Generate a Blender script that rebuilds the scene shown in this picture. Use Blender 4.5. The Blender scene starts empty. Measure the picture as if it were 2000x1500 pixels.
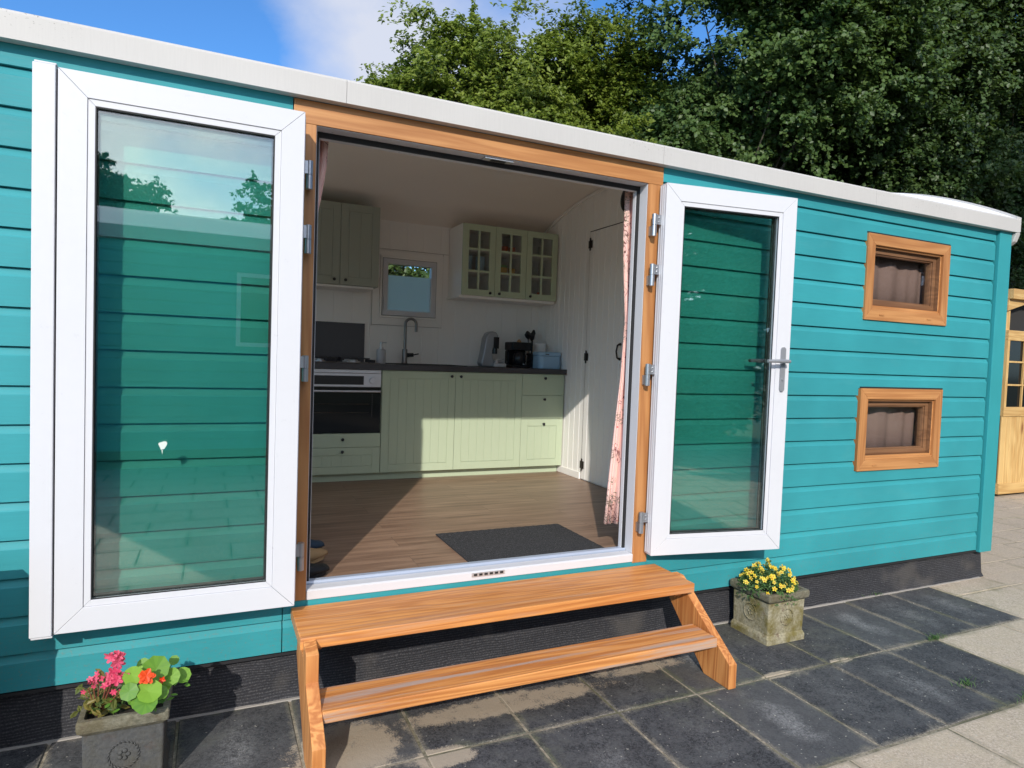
import bpy, bmesh, math, random
import numpy as np
from mathutils import Vector, Matrix
random.seed(7)
rng = np.random.default_rng(7)
scene = bpy.context.scene
R_ = math.radians

# ---------------------------------------------------------------- camera
CAM = [-0.19190, -2.85717, 1.28401]
YAW, PITCH, ROLL, FPX = 0.431557, -0.040689, 0.035990, 1276.94
def cam_basis():
    cy, sy, cp, sp = math.cos(YAW), math.sin(YAW), math.cos(PITCH), math.sin(PITCH)
    f = Vector((sy*cp, cy*cp, sp)); r = Vector((cy, -sy, 0)); u = r.cross(f)
    c, s = math.cos(ROLL), math.sin(ROLL)
    return c*r + s*u, -s*r + c*u, f
_r, _u, _f = cam_basis()
cd = bpy.data.cameras.new('camera'); cam = bpy.data.objects.new('camera', cd)
scene.collection.objects.link(cam)
cam.matrix_world = Matrix(((_r.x, _u.x, -_f.x, CAM[0]), (_r.y, _u.y, -_f.y, CAM[1]), (_r.z, _u.z, -_f.z, CAM[2]), (0, 0, 0, 1)))
cd.sensor_fit = 'HORIZONTAL'; cd.sensor_width = 36.0; cd.lens = FPX/2000*36
cd.clip_start = 0.05; cd.clip_end = 2000
scene.camera = cam

# ---------------------------------------------------------------- light
SUN = Vector((-0.5125, -1.0, 0.618)).normalized()      # towards the sun
world = bpy.data.worlds.new('World'); scene.world = world; world.use_nodes = True
nt = world.node_tree; nt.nodes.clear()
def wn(t, **k):
    n = nt.nodes.new(t)
    for a, b in k.items(): setattr(n, a, b)
    return n
sky = wn('ShaderNodeTexSky', sky_type='NISHITA', sun_disc=False)
sky.sun_elevation = math.asin(SUN.z); sky.sun_rotation = math.atan2(SUN.x, SUN.y)
sky.air_density = 1.0; sky.dust_density = 0.3; sky.ozone_density = 2.5
wtc = wn('ShaderNodeTexCoord'); wmp = wn('ShaderNodeMapping'); wmp.inputs['Scale'].default_value = (1, 1, 1.6)
wmp.inputs['Location'].default_value = (3.1, 0.4, 0.2)
wno = wn('ShaderNodeTexNoise'); wno.inputs['Scale'].default_value = 2.1; wno.inputs['Detail'].default_value = 7; wno.inputs['Roughness'].default_value = 0.52
wcr = wn('ShaderNodeValToRGB'); wcr.color_ramp.elements[0].position = 0.53; wcr.color_ramp.elements[1].position = 0.74
# one broad cloud bank stands over the trees behind the hut
wdot = wn('ShaderNodeVectorMath', operation='DOT_PRODUCT'); wdot.inputs[1].default_value = Vector((0.30, 0.86, 0.50)).normalized()
wmr = wn('ShaderNodeMapRange'); wmr.inputs[1].default_value = 0.955; wmr.inputs[2].default_value = 0.997; wmr.inputs[3].default_value = -0.09; wmr.inputs[4].default_value = 0.31
wadd = wn('ShaderNodeMath', operation='ADD')
wdot2 = wn('ShaderNodeVectorMath', operation='DOT_PRODUCT'); wdot2.inputs[1].default_value = Vector((-0.05, -0.9, 0.42)).normalized()
wmr2 = wn('ShaderNodeMapRange'); wmr2.inputs[1].default_value = 0.25; wmr2.inputs[2].default_value = 0.85; wmr2.inputs[3].default_value = 0.0; wmr2.inputs[4].default_value = 0.27  # more cloud behind the viewer, mirrored in the glass, widened to light the room
wadd2 = wn('ShaderNodeMath', operation='ADD')
wtint = wn('ShaderNodeMix', data_type='RGBA', blend_type='MULTIPLY'); wtint.inputs[0].default_value = 1.0; wtint.inputs[7].default_value = (0.335, 0.60, 0.85, 1)
wmx = wn('ShaderNodeMix', data_type='RGBA')
# clouds on the sun's side are made much brighter to light the dim room
wcb = wn('ShaderNodeMix', data_type='RGBA'); wcb.inputs[6].default_value = (2.85, 3.05, 3.6, 1); wcb.inputs[7].default_value = (7.6, 7.8, 8.3, 1)
wsd = wn('ShaderNodeVectorMath', operation='DOT_PRODUCT'); wsd.inputs[1].default_value = SUN
wsr = wn('ShaderNodeMapRange'); wsr.inputs[1].default_value = -0.2; wsr.inputs[2].default_value = 0.8
nt.links.new(wtc.outputs['Generated'], wsd.inputs[0]); nt.links.new(wsd.outputs['Value'], wsr.inputs[0]); nt.links.new(wsr.outputs[0], wcb.inputs[0]); nt.links.new(wcb.outputs[2], wmx.inputs[7])
wbg = wn('ShaderNodeBackground'); wbg.inputs[1].default_value = 0.15
wout = wn('ShaderNodeOutputWorld')
L = nt.links.new
L(wtc.outputs['Generated'], wmp.inputs[0]); L(wmp.outputs[0], wno.inputs['Vector'])
L(wtc.outputs['Generated'], wdot.inputs[0]); L(wdot.outputs['Value'], wmr.inputs[0])
L(wno.outputs['Fac'], wadd.inputs[0]); L(wmr.outputs[0], wadd.inputs[1]); L(wadd.outputs[0], wadd2.inputs[0]); L(wmr2.outputs[0], wadd2.inputs[1]); L(wtc.outputs['Generated'], wdot2.inputs[0]); L(wdot2.outputs['Value'], wmr2.inputs[0]); L(wadd2.outputs[0], wcr.inputs[0])
L(sky.outputs[0], wtint.inputs[6]); L(wtint.outputs[2], wmx.inputs[6]); L(wcr.outputs[0], wmx.inputs[0])
L(wmx.outputs[2], wbg.inputs[0]); L(wbg.outputs[0], wout.inputs[0])
sd = bpy.data.lights.new('sun', 'SUN'); sd.energy = 2.42; sd.angle = R_(0.55); sd.color = (1.0, 0.945, 0.86)
so = bpy.data.objects.new('sun', sd); scene.collection.objects.link(so)
so.rotation_euler = (-SUN).to_track_quat('-Z', 'Y').to_euler(); so.location = (-6, -12, 9)
scene.view_settings.view_transform = 'Standard'; scene.view_settings.look = 'None'
scene.view_settings.exposure = 0.70; scene.view_settings.gamma = 1.0
scene.cycles.max_bounces = 14; scene.cycles.transparent_max_bounces = 24; scene.cycles.diffuse_bounces = 8
scene.cycles.use_adaptive_sampling = True

# ---------------------------------------------------------------- helpers
def tagp(o, label=None, cat=None, group=None, kind=None):
    if label: o['label'] = label
    if cat: o['category'] = cat
    if group: o['group'] = group
    if kind: o['kind'] = kind
    return o
def thing(name, label, cat, loc=(0, 0, 0), group=None, rotz=0):
    o = bpy.data.objects.new(name, None); scene.collection.objects.link(o)
    o.location = loc; o.rotation_euler = (0, 0, rotz); o.empty_display_size = .1
    return tagp(o, label, cat, group)

class MB:
    """collects faces; coordinates are the parent's local ones unless 'off' is given to build"""
    def __init__(s): s.v = []; s.f = []; s.m = []; s.uv = []; s.tone = []
    def add(s, vs, fs, m=0, tone=None, uv=None):
        o = len(s.v); s.v += [tuple(v) for v in vs]
        for i, f in enumerate(fs):
            s.f.append(tuple(o+k for k in f)); s.m.append(m); s.tone.append(0.5 if tone is None else tone)
            s.uv.append(uv[i] if uv else None)
        return s
    def box(s, x0, x1, y0, y1, z0, z1, m=0, tone=None):
        if x0 > x1: x0, x1 = x1, x0
        if y0 > y1: y0, y1 = y1, y0
        if z0 > z1: z0, z1 = z1, z0
        v = [(x, y, z) for z in (z0, z1) for y in (y0, y1) for x in (x0, x1)]
        return s.add(v, [(0, 2, 3, 1), (4, 5, 7, 6), (0, 1, 5, 4), (2, 6, 7, 3), (0, 4, 6, 2), (1, 3, 7, 5)], m, tone)
    def prism(s, poly, axis, a, b, m=0, caps=True):
        n = len(poly)
        def P(p, t):
            if axis == 'x': return (t, p[0], p[1])
            if axis == 'y': return (p[0], t, p[1])
            return (p[0], p[1], t)
        v = [P(p, a) for p in poly] + [P(p, b) for p in poly]
        f = [(i, (i+1) % n, n+(i+1) % n, n+i) for i in range(n)]
        if caps: f += [tuple(range(n))[::-1], tuple(range(n, 2*n))]
        return s.add(v, f, m)
    def tube(s, pts, rad, n=10, m=0, caps=True):
        pts = [Vector(p) for p in pts]; rr = rad if isinstance(rad, (list, tuple)) else [rad]*len(pts)
        vs = []; up = None
        for i, p in enumerate(pts):
            d = (pts[min(i+1, len(pts)-1)] - pts[max(i-1, 0)]).normalized()
            if up is None: up = Vector((0, 0, 1)) if abs(d.z) < .9 else Vector((1, 0, 0))
            a = d.cross(up).normalized(); up = a.cross(d).normalized()
            for k in range(n):
                t = 2*math.pi*k/n; vs.append(p + a*math.cos(t)*rr[i] + up*math.sin(t)*rr[i])
        f = [(i*n+k, i*n+(k+1) % n, (i+1)*n+(k+1) % n, (i+1)*n+k) for i in range(len(pts)-1) for k in range(n)]
        if caps: f += [tuple(range(n))[::-1], tuple((len(pts)-1)*n+k for k in range(n))]
        return s.add(vs, f, m)
    def lathe(s, prof, c=(0, 0, 0), n=20, m=0, axis='z'):
        vs = []
        for r, h in prof:
            for k in range(n):
                t = 2*math.pi*k/n; a, b = r*math.cos(t), r*math.sin(t)
                q = (a, b, h) if axis == 'z' else ((a, h, b) if axis == 'y' else (h, a, b))
                vs.append((q[0]+c[0], q[1]+c[1], q[2]+c[2]))
        N = len(prof)
        f = [(i*n+k, i*n+(k+1) % n, (i+1)*n+(k+1) % n, (i+1)*n+k) for i in range(N-1) for k in range(n)]
        f += [tuple(range(n))[::-1], tuple((N-1)*n+k for k in range(n))]
        return s.add(vs, f, m)
    def ring(s, x0, x1, z0, z1, w, y0, y1, m=0, gap=0.0, m2=None):
        """four mitred rails of a rectangular frame standing in the XZ plane"""
        g = gap/2
        X0, X1, Z0, Z1 = x0+w, x1-w, z0+w, z1-w
        quads = [[(x0+g, z0), (x1-g, z0), (X1-g, Z0), (X0+g, Z0)], [(X0+g, Z1), (X1-g, Z1), (x1-g, z1), (x0+g, z1)],
                 [(x0, z0+g), (X0, Z0+g), (X0, Z1-g), (x0, z1-g)], [(X1, Z0+g), (x1, z0+g), (x1, z1-g), (X1, Z1-g)]]
        for i, q in enumerate(quads): s.prism(q, 'y', y0, y1, m if i < 2 or m2 is None else m2)
        return s
    def build(s, name, mats, parent=None, off=(0, 0, 0), bevel=0, smooth=False, loc=None, rotz=0, solid=0, seg=2):
        me = bpy.data.meshes.new(name)
        me.from_pydata([(v[0]-off[0], v[1]-off[1], v[2]-off[2]) for v in s.v], [], s.f)
        if not isinstance(mats, (list, tuple)): mats = [mats]
        for q in mats: me.materials.append(q)
        me.polygons.foreach_set('material_index', s.m)
        if any(t != .5 for t in s.tone):
            at = me.attributes.new('tone', 'FLOAT', 'FACE'); at.data.foreach_set('value', s.tone)
        if any(s.uv):
            ul = me.uv_layers.new(name='UVMap')
            k = 0
            for i, f in enumerate(s.f):
                for j in range(len(f)):
                    ul.data[k].uv = s.uv[i][j] if s.uv[i] else (0, 0); k += 1
        bm = bmesh.new(); bm.from_mesh(me); bmesh.ops.recalc_face_normals(bm, faces=bm.faces); bm.to_mesh(me); bm.free()
        if smooth:
            me.shade_smooth()
            if smooth != True: me.set_sharp_from_angle(angle=R_(smooth))
        o = bpy.data.objects.new(name, me); scene.collection.objects.link(o)
        if parent: o.parent = parent
        if loc is not None: o.location = loc
        o.rotation_euler = (0, 0, rotz)
        if bevel:
            b = o.modifiers.new('bevel', 'BEVEL'); b.width = bevel; b.segments = seg; b.limit_method = 'ANGLE'; b.angle_limit = R_(35); b.harden_normals = False
        if solid:
            b = o.modifiers.new('solid', 'SOLIDIFY'); b.thickness = solid; b.offset = 0
        return o
def copy_tree(o, parent=None):
    c = o.copy(); scene.collection.objects.link(c); c.parent = parent
    for ch in list(o.children): copy_tree(ch, c)
    return c

# ---------------------------------------------------------------- materials
def mat(name, base=(.5, .5, .5), rough=.5, metal=0.0, spec=.5, coat=0.0):
    m = bpy.data.materials.new(name); m.use_nodes = True
    b = m.node_tree.nodes['Principled BSDF']
    b.inputs['Base Color'].default_value = (*base, 1); b.inputs['Roughness'].default_value = rough
    b.inputs['Metallic'].default_value = metal; b.inputs['Specular IOR Level'].default_value = spec
    b.inputs['Coat Weight'].default_value = coat
    return m
class NG:
    def __init__(s, m): s.t = m.node_tree; s.b = s.t.nodes['Principled BSDF']; s.c = s.t.nodes.new('ShaderNodeTexCoord')
    def n(s, t, **k):
        q = s.t.nodes.new(t)
        for a, b in k.items(): setattr(q, a, b)
        return q
    def l(s, a, b): s.t.links.new(a, b)
    def mapping(s, scale=(1, 1, 1), loc=(0, 0, 0), rot=(0, 0, 0), src='Object'):
        q = s.n('ShaderNodeMapping'); q.inputs['Scale'].default_value = scale; q.inputs['Location'].default_value = loc; q.inputs['Rotation'].default_value = rot
        s.l(s.c.outputs[src], q.inputs[0]); return q.outputs[0]
    def noise(s, vec, scale=5, detail=4, rough=.5, dist=0):
        q = s.n('ShaderNodeTexNoise'); q.inputs['Scale'].default_value = scale; q.inputs['Detail'].default_value = detail
        q.inputs['Roughness'].default_value = rough; q.inputs['Distortion'].default_value = dist
        s.l(vec, q.inputs['Vector']); return q.outputs['Fac']
    def ramp(s, fac, stops, interp='LINEAR'):
        q = s.n('ShaderNodeValToRGB'); cr = q.color_ramp; cr.interpolation = interp
        while len(cr.elements) < len(stops): cr.elements.new(.5)
        for e, (p, c) in zip(cr.elements, stops):
            e.position = p; e.color = (*c, 1) if not isinstance(c, (int, float)) else (c, c, c, 1)
        s.l(fac, q.inputs[0]); return q.outputs[0]
    def mix(s, f, a, b, mode='MIX'):
        q = s.n('ShaderNodeMix', data_type='RGBA', blend_type=mode)
        for i, x in ((0, f), (6, a), (7, b)):
            if isinstance(x, (int, float)): q.inputs[i].default_value = x if i == 0 else (x, x, x, 1)
            elif isinstance(x, (tuple, list)): q.inputs[i].default_value = (*x, 1)
            else: s.l(x, q.inputs[i])
        return q.outputs[2]
    def math(s, op, a, b=0.0):
        q = s.n('ShaderNodeMath', operation=op)
        for i, x in enumerate((a, b)):
            if isinstance(x, (int, float)): q.inputs[i].default_value = x
            else: s.l(x, q.inputs[i])
        return q.outputs[0]
    def bump(s, h, strength=.3, dist=.002):
        q = s.n('ShaderNodeBump'); q.inputs['Strength'].default_value = strength; q.inputs['Distance'].default_value = dist
        s.l(h, q.inputs['Height']); s.l(q.outputs[0], s.b.inputs['Normal'])
    def color(s, c): s.l(c, s.b.inputs['Base Color'])
    def rough(s, c): s.l(c, s.b.inputs['Roughness'])

def m_paint(name, base, var=.12, rough=.42, grain=(1, 1, 14), bump=.25, scale=3, streak=.16):
    """painted wood: slight tone drift, brush grain, faint dirt"""
    m = mat(name, base, rough); g = NG(m)
    v = g.mapping(grain); a = g.noise(g.mapping((1, 1, 1)), scale*.5, 3); f = g.noise(v, scale*5, 6, .6)
    c = g.mix(g.ramp(a, [(.3, 0.0), (.7, 1.0)]), tuple(x*(1-var) for x in base), tuple(min(1, x*(1+var)) for x in base))
    c = g.mix(g.math('MULTIPLY', g.ramp(f, [(.35, 1.0), (.6, 0.0)]), streak), c, tuple(x*.6 for x in base))
    g.color(c); g.bump(f, bump, .0015); g.rough(g.ramp(f, [(.3, rough-.06), (.7, rough+.1)])); g.b.inputs['Specular IOR Level'].default_value = .32; return m
def m_wood(name, light, dark, axis='x', rough=.5, scale=1.0, ring=.55, bump=.3, knots=False, off=(0, 0, 0), gray=0.0, st=.55, freq=46.0):
    m = mat(name, light, rough); g = NG(m)
    s = {'x': (st, 6, 6), 'y': (6, st, 6), 'z': (6, 6, st)}[axis]; s = tuple(q*scale for q in s)
    fine = {'x': (3, 70, 70), 'y': (70, 3, 70), 'z': (70, 70, 3)}[axis]
    v = g.mapping(s, off)
    n1 = g.noise(v, 1.4, 3, .5, .6)
    ring_ = g.math('SINE', g.math('MULTIPLY', n1, freq)); ring_ = g.math('MULTIPLY_ADD', ring_, .5); 
    ring_.node.inputs[2].default_value = .5
    f = g.noise(g.mapping(fine, off), 1.0, 4, .6)
    tone = g.noise(g.mapping((1, 1, 1), off), 1.3, 3)
    fac = g.math('ADD', g.math('MULTIPLY', ring_, ring), g.math('MULTIPLY', f, .55))
    c = g.mix(g.ramp(fac, [(.2, 0.0), (.85, 1.0)]), light, dark)
    c = g.mix(g.math('MULTIPLY', g.ramp(tone, [(.3, 0.0), (.7, 1.0)]), .35), c, tuple(x*.75 for x in dark))
    if knots:
        vo = g.n('ShaderNodeTexVoronoi'); vo.inputs['Scale'].default_value = 1.0
        g.l(g.mapping({'x': (1.7, 5, 5), 'z': (5, 5, 1.7), 'y': (5, 1.7, 5)}[axis], (off[0]+.3, off[1]+.2, off[2])), vo.inputs['Vector'])
        c = g.mix(g.ramp(vo.outputs['Distance'], [(.06, .85), (.17, 0.0)]), c, (.20, .055, .015))
    if gray:
        gn = g.noise(g.mapping(tuple(q*1.6 for q in s), (4+off[0], 2, 1)), 2.2, 6, .7)
        c = g.mix(g.ramp(gn, [(.50, 0.0), (.62, gray)]), c, (.42, .36, .32))
    g.color(c); g.bump(fac, bump, .0015); g.rough(g.ramp(f, [(.3, rough-.08), (.7, rough+.12)])); return m
def m_glass(name, tint, ior=1.6, rough=0.0):
    m = bpy.data.materials.new(name); m.use_nodes = True; t = m.node_tree; t.nodes.clear()
    tr = t.nodes.new('ShaderNodeBsdfTransparent'); tr.inputs[0].default_value = (*tint, 1)
    gl = t.nodes.new('ShaderNodeBsdfGlossy'); gl.inputs['Roughness'].default_value = rough; gl.inputs[0].default_value = (.86, .92, 1, 1)
    fr = t.nodes.new('ShaderNodeFresnel'); ge = t.nodes.new('ShaderNodeNewGeometry'); mr = t.nodes.new('ShaderNodeMapRange'); mr.inputs[3].default_value = ior; mr.inputs[4].default_value = 1/ior
    t.links.new(ge.outputs['Backfacing'], mr.inputs[0]); t.links.new(mr.outputs[0], fr.inputs[0])   # same reflectance on both faces of the thin pane
    mx = t.nodes.new('ShaderNodeMixShader'); o = t.nodes.new('ShaderNodeOutputMaterial')
    t.links.new(fr.outputs[0], mx.inputs[0]); t.links.new(tr.outputs[0], mx.inputs[1]); t.links.new(gl.outputs[0], mx.inputs[2]); t.links.new(mx.outputs[0], o.inputs[0])
    return m

M = {}
M['teal'] = m_paint('teal_paint', (.036, .292, .325), var=.13, rough=.58, grain=(.5, 9, 9))
g = NG(M['teal']); bc = g.b.inputs['Base Color']; src = bc.links[0].from_socket; sz = g.n('ShaderNodeSeparateXYZ'); g.l(g.c.outputs['Object'], sz.inputs[0])
lowm = g.n('ShaderNodeMapRange'); lowm.inputs[1].default_value = .45; lowm.inputs[2].default_value = 0.0; g.l(sz.outputs['Z'], lowm.inputs[0])
spl = g.math('MULTIPLY', g.ramp(g.noise(g.mapping(), 70, 4, .7), [(.56, 0.0), (.66, 1.0)]), lowm.outputs[0])
smu = g.ramp(g.noise(g.mapping((.8, 1, 2.2)), 3.5, 5, .6), [(.55, 0.0), (.75, .22)])
g.color(g.mix(smu, g.mix(g.math('MULTIPLY', spl, .5), src, (.16, .17, .13)), (.10, .34, .35)))
M['teal_v'] = m_paint('teal_paint_upright', (.036, .300, .325), var=.08, grain=(9, 9, .5))
M['white'] = m_paint('white_plastic', (.625, .625, .65), var=.012, rough=.32, grain=(2, 2, 2), bump=.02, streak=.02)
M['fascia'] = m_paint('roof_edging', (.52, .50, .475), var=.04, rough=.55, grain=(12, 12, .5), bump=.04, streak=.10)
M['oak_x'] = m_wood('oak_foil_level', (.60, .29, .105), (.38, .15, .045), 'x', .5, .8, ring=.42, bump=.15, st=.3)
M['oak_z'] = m_wood('oak_foil_upright', (.56, .265, .095), (.36, .14, .042), 'z', .5, .8, ring=.42, bump=.15, st=.3)
M['sash'] = m_wood('brown_sash', (.26, .13, .06), (.14, .062, .028), 'x', .5, .8, ring=.4, bump=.15)
M['step'] = m_wood('douglas_step', (.77, .335, .095), (.42, .13, .028), 'x', .45, 1.0, ring=.36, bump=.3, knots=True, st=.27, freq=66, gray=.22)
M['step_low'] = m_wood('worn_step', (.77, .345, .105), (.42, .135, .032), 'x', .48, 1.0, ring=.42, bump=.4, off=(3.3, 1, .4), gray=.75, st=.24, freq=60)
M['step_side'] = m_wood('step_side', (.79, .36, .115), (.45, .15, .038), 'z', .5, 1.1, ring=.5, bump=.3, st=.24, freq=60)
M['innerwhite'] = m_paint('inner_white', (.86, .83, .79), var=.02, rough=.55, grain=(4, 4, 1), bump=.03, streak=.03)
M['ceiling'] = m_paint('ceiling_white', (.84, .77, .70), var=.02, rough=.6, bump=.03, streak=.03)
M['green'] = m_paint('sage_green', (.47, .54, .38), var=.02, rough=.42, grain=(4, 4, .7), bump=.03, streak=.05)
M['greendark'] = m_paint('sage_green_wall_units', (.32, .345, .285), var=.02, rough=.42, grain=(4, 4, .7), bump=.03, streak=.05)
M['top'] = mat('worktop_slate', (.045, .042, .045), .4)
M['black'] = mat('black_gloss', (.010, .010, .012), .2, spec=.3)
M['blackmat'] = mat('black_matt', (.018, .018, .02), .55)
M['rubber'] = mat('rubber_gasket', (.012, .012, .013), .6)
M['steel'] = mat('brushed_steel', (.60, .60, .61), .38, .6)
M['darksteel'] = mat('dark_steel', (.18, .17, .165), .28, 1.0)
M['hinge'] = mat('satin_aluminium', (.50, .51, .53), .34, .85)
M['iron'] = mat('dark_iron', (.03, .024, .02), .5, .4)
M['glass'] = m_glass('door_glass', (.955, .990, .938), 2.0)
M['clear'] = m_glass('clear_glass', (.95, .96, .95), 1.45)
M['dark_glass'] = mat('oven_glass', (.006, .008, .01), .08, spec=.3)
M['frost'] = mat('frosted_foil', (.72, .80, .82), .5)
b = M['frost'].node_tree.nodes['Principled BSDF']; b.inputs['Transmission Weight'].default_value = .0
M['floor'] = mat('laminate', (.3, .17, .1), .42); g = NG(M['floor'])
br = g.n('ShaderNodeTexBrick'); br.offset = .37; br.inputs['Scale'].default_value = 1; br.inputs['Mortar Size'].default_value = .0012; br.inputs['Brick Width'].default_value = 1.25; br.inputs['Row Height'].default_value = .19
br.inputs['Color1'].default_value = (.0, .0, .0, 1); br.inputs['Color2'].default_value = (1, 1, 1, 1); br.inputs['Mortar'].default_value = (.5, .5, .5, 1)
g.l(g.mapping(), br.inputs['Vector'])
va = g.n('ShaderNodeVectorMath', operation='ADD'); g.l(g.mapping((.9, 13, 1)), va.inputs[0]); g.l(br.outputs['Color'], va.inputs[1])
f1 = g.noise(va.outputs[0], 2.2, 5, .6, .4); f2 = g.noise(g.mapping((3, 90, 1)), 1, 3)
c = g.mix(g.ramp(f1, [(.32, 0.0), (.68, 1.0)]), (.155, .092, .060), (.41, .268, .180))
c = g.mix(g.math('MULTIPLY', f2, .45), c, (.17, .09, .055)); c = g.mix(g.math('MULTIPLY', br.outputs['Color'], .18), c, (.20, .12, .08))
c = g.mix(g.math('MULTIPLY', br.outputs['Fac'], .7), c, (.05, .03, .02)); g.color(c); g.bump(f1, .12, .001)
M['mat'] = mat('doormat_pile', (.03, .03, .033), .95); g = NG(M['mat']); f = g.noise(g.mapping(), 170, 3, .8); g.color(g.ramp(f, [(.35, (.010, .010, .012)), (.55, (.035, .035, .038)), (.68, (.14, .14, .14))])); g.bump(f, .8, .006)
M['skirt'] = mat('shade_netting', (.02, .02, .024), .8); g = NG(M['skirt'])
wv = g.n('ShaderNodeTexWave', wave_type='BANDS', bands_direction='Z'); wv.inputs['Scale'].default_value = 26; wv.inputs['Distortion'].default_value = 7; wv.inputs['Detail'].default_value = 3; wv.inputs['Detail Scale'].default_value = .6
g.l(g.mapping((.25, 1, 1)), wv.inputs['Vector']); fn = g.noise(g.mapping(), 160, 3, .7); pt = g.noise(g.mapping((1.2, 1, 1.5)), 2.1, 3)
c = g.ramp(g.math('ADD', g.math('MULTIPLY', wv.outputs['Fac'], .24), g.math('MULTIPLY', fn, .86)), [(.3, (.010, .010, .013)), (.62, (.032, .032, .038)), (.82, (.11, .108, .11))])
g.color(g.mix(g.ramp(pt, [(.6, 0.0), (.7, .35)]), c, (.13, .115, .10))); g.bump(fn, .7, .004)
def m_slab(name, c0, c1, c2, pale_amt, sand):
    m = mat(name, c1, .85); g = NG(m)
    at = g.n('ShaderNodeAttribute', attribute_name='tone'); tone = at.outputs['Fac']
    gr = g.math('ADD', g.math('MULTIPLY', g.noise(g.mapping(), 85, 3, .8), .6), g.math('MULTIPLY', g.noise(g.mapping(), 190, 2, .8), .4)); md = g.noise(g.mapping(), 11, 7, .75); lo = g.noise(g.mapping(), 2.3, 4, .6)
    c = g.mix(g.ramp(gr, [(.41, 0.0), (.60, 1.0)]), c0, c1)
    c = g.mix(g.math('MULTIPLY', g.ramp(md, [(.42, 0.0), (.62, 1.0)]), .6), c, c2)
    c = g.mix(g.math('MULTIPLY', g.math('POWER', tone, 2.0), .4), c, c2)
    c = g.mix(g.ramp(g.math('MULTIPLY', lo, g.ramp(md, [(.2, .6), (.8, 1.2)])), [(.5, 0.0), (.75, .35)]), c, (.10, .10, .06))
    # pale patch in the middle of a slab, its shape from the slab's own UV
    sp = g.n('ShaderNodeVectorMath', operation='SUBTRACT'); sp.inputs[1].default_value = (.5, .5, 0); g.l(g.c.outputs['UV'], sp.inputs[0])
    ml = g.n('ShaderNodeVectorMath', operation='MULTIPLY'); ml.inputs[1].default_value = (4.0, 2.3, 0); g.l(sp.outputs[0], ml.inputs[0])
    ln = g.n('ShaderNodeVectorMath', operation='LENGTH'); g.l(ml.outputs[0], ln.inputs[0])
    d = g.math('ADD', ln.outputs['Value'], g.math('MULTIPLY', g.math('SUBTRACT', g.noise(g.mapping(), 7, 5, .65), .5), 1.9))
    pale_mid = g.math('MULTIPLY', g.ramp(d, [(.15, 1.0), (.95, 0.0)]), g.math('MULTIPLY', tone, g.ramp(gr, [(.42, .15), (.58, 1.0)])))
    c = g.mix(g.math('MULTIPLY', pale_mid, g.math('MULTIPLY', pale_amt, g.ramp(md, [(.3, .25), (.65, 1.0)]))), c, (.42, .41, .40))
    # grit and moss gathered along the slab's own edges
    sx = g.n('ShaderNodeSeparateXYZ'); g.l(g.c.outputs['UV'], sx.inputs[0])
    eu = g.math('SUBTRACT', .5, g.math('ABSOLUTE', g.math('SUBTRACT', sx.outputs['X'], .5))); ev = g.math('SUBTRACT', .5, g.math('ABSOLUTE', g.math('SUBTRACT', sx.outputs['Y'], .5)))
    ed = g.math('ADD', g.math('MINIMUM', eu, ev), g.math('MULTIPLY', g.math('SUBTRACT', .5, md), .22))
    em = g.math('MULTIPLY', g.ramp(ed, [(.0, .75), (.045, 0.0)]), g.ramp(gr, [(.40, .2), (.6, 1.0)]))
    c = g.mix(em, c, g.mix(g.ramp(lo, [(.45, 0.0), (.6, 1.0)]), (.27, .235, .18), (.12, .125, .06)))
    # pale chips
    ch = g.noise(g.mapping(), 55, 2, .5); c = g.mix(g.ramp(ch, [(.70, 0.0), (.73, .7)]), c, (.45, .42, .36))
    if sand:
        # dry sand swept onto the slabs round the steps
        def blob(cx, cy, rx, ry, amp=1.0, soft=.8):
            q = g.n('ShaderNodeVectorMath', operation='SUBTRACT'); q.inputs[1].default_value = (cx, cy, 0); g.l(g.c.outputs['Object'], q.inputs[0])
            w = g.n('ShaderNodeVectorMath', operation='MULTIPLY'); w.inputs[1].default_value = (1/rx, 1/ry, 0); g.l(q.outputs[0], w.inputs[0])
            e = g.n('ShaderNodeVectorMath', operation='LENGTH'); g.l(w.outputs[0], e.inputs[0])
            return g.ramp(e.outputs['Value'], [(.35, amp), (.35+soft*.5, 0.0)])
        sn = g.noise(g.mapping(), 16, 6, .7); s2 = g.noise(g.mapping(), 150, 3, .8)
        tot = None
        for q in [(.62, -.60, .23, .12, 1.0, .9), (.30, -.42, .40, .36, .9), (1.0, -.34, 1.0, .16, .8), (1.75, -.25, .55, .16, .7), (.15, -.62, .2, .2, 1.0), (.05, -.50, .22, .10, .9), (2.35, -.57, .2, .06, .8), (2.8, -.57, .16, .06, .7), (-.1, -.6, .3, .12, .5)]:
            bl = blob(*q); tot = bl if tot is None else g.math('MAXIMUM', tot, bl)
        k = g.math('ADD', g.math('MULTIPLY', tot, .62), g.math('ADD', g.math('MULTIPLY', g.math('SUBTRACT', sn, .5), .85), g.math('MULTIPLY', g.math('SUBTRACT', s2, .5), .55)))
        c = g.mix(g.math('MULTIPLY', g.ramp(k, [(.30, 0.0), (.45, 1.0)]), g.ramp(tot, [(.02, 0.0), (.1, .92)])), c, (.40, .33, .245))
    g.color(c); g.bump(g.math('ADD', gr, g.math('MULTIPLY', md, 1.5)), .6, .0035); return m
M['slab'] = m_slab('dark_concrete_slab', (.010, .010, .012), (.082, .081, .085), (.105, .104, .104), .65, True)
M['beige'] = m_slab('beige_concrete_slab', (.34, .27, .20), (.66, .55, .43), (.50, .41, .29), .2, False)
M['joint'] = mat('joint_sand', (.34, .29, .22), .95); g = NG(M['joint']); f = g.noise(g.mapping(), 40, 5, .7); f2 = g.noise(g.mapping(), 3, 3, .6)
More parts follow.
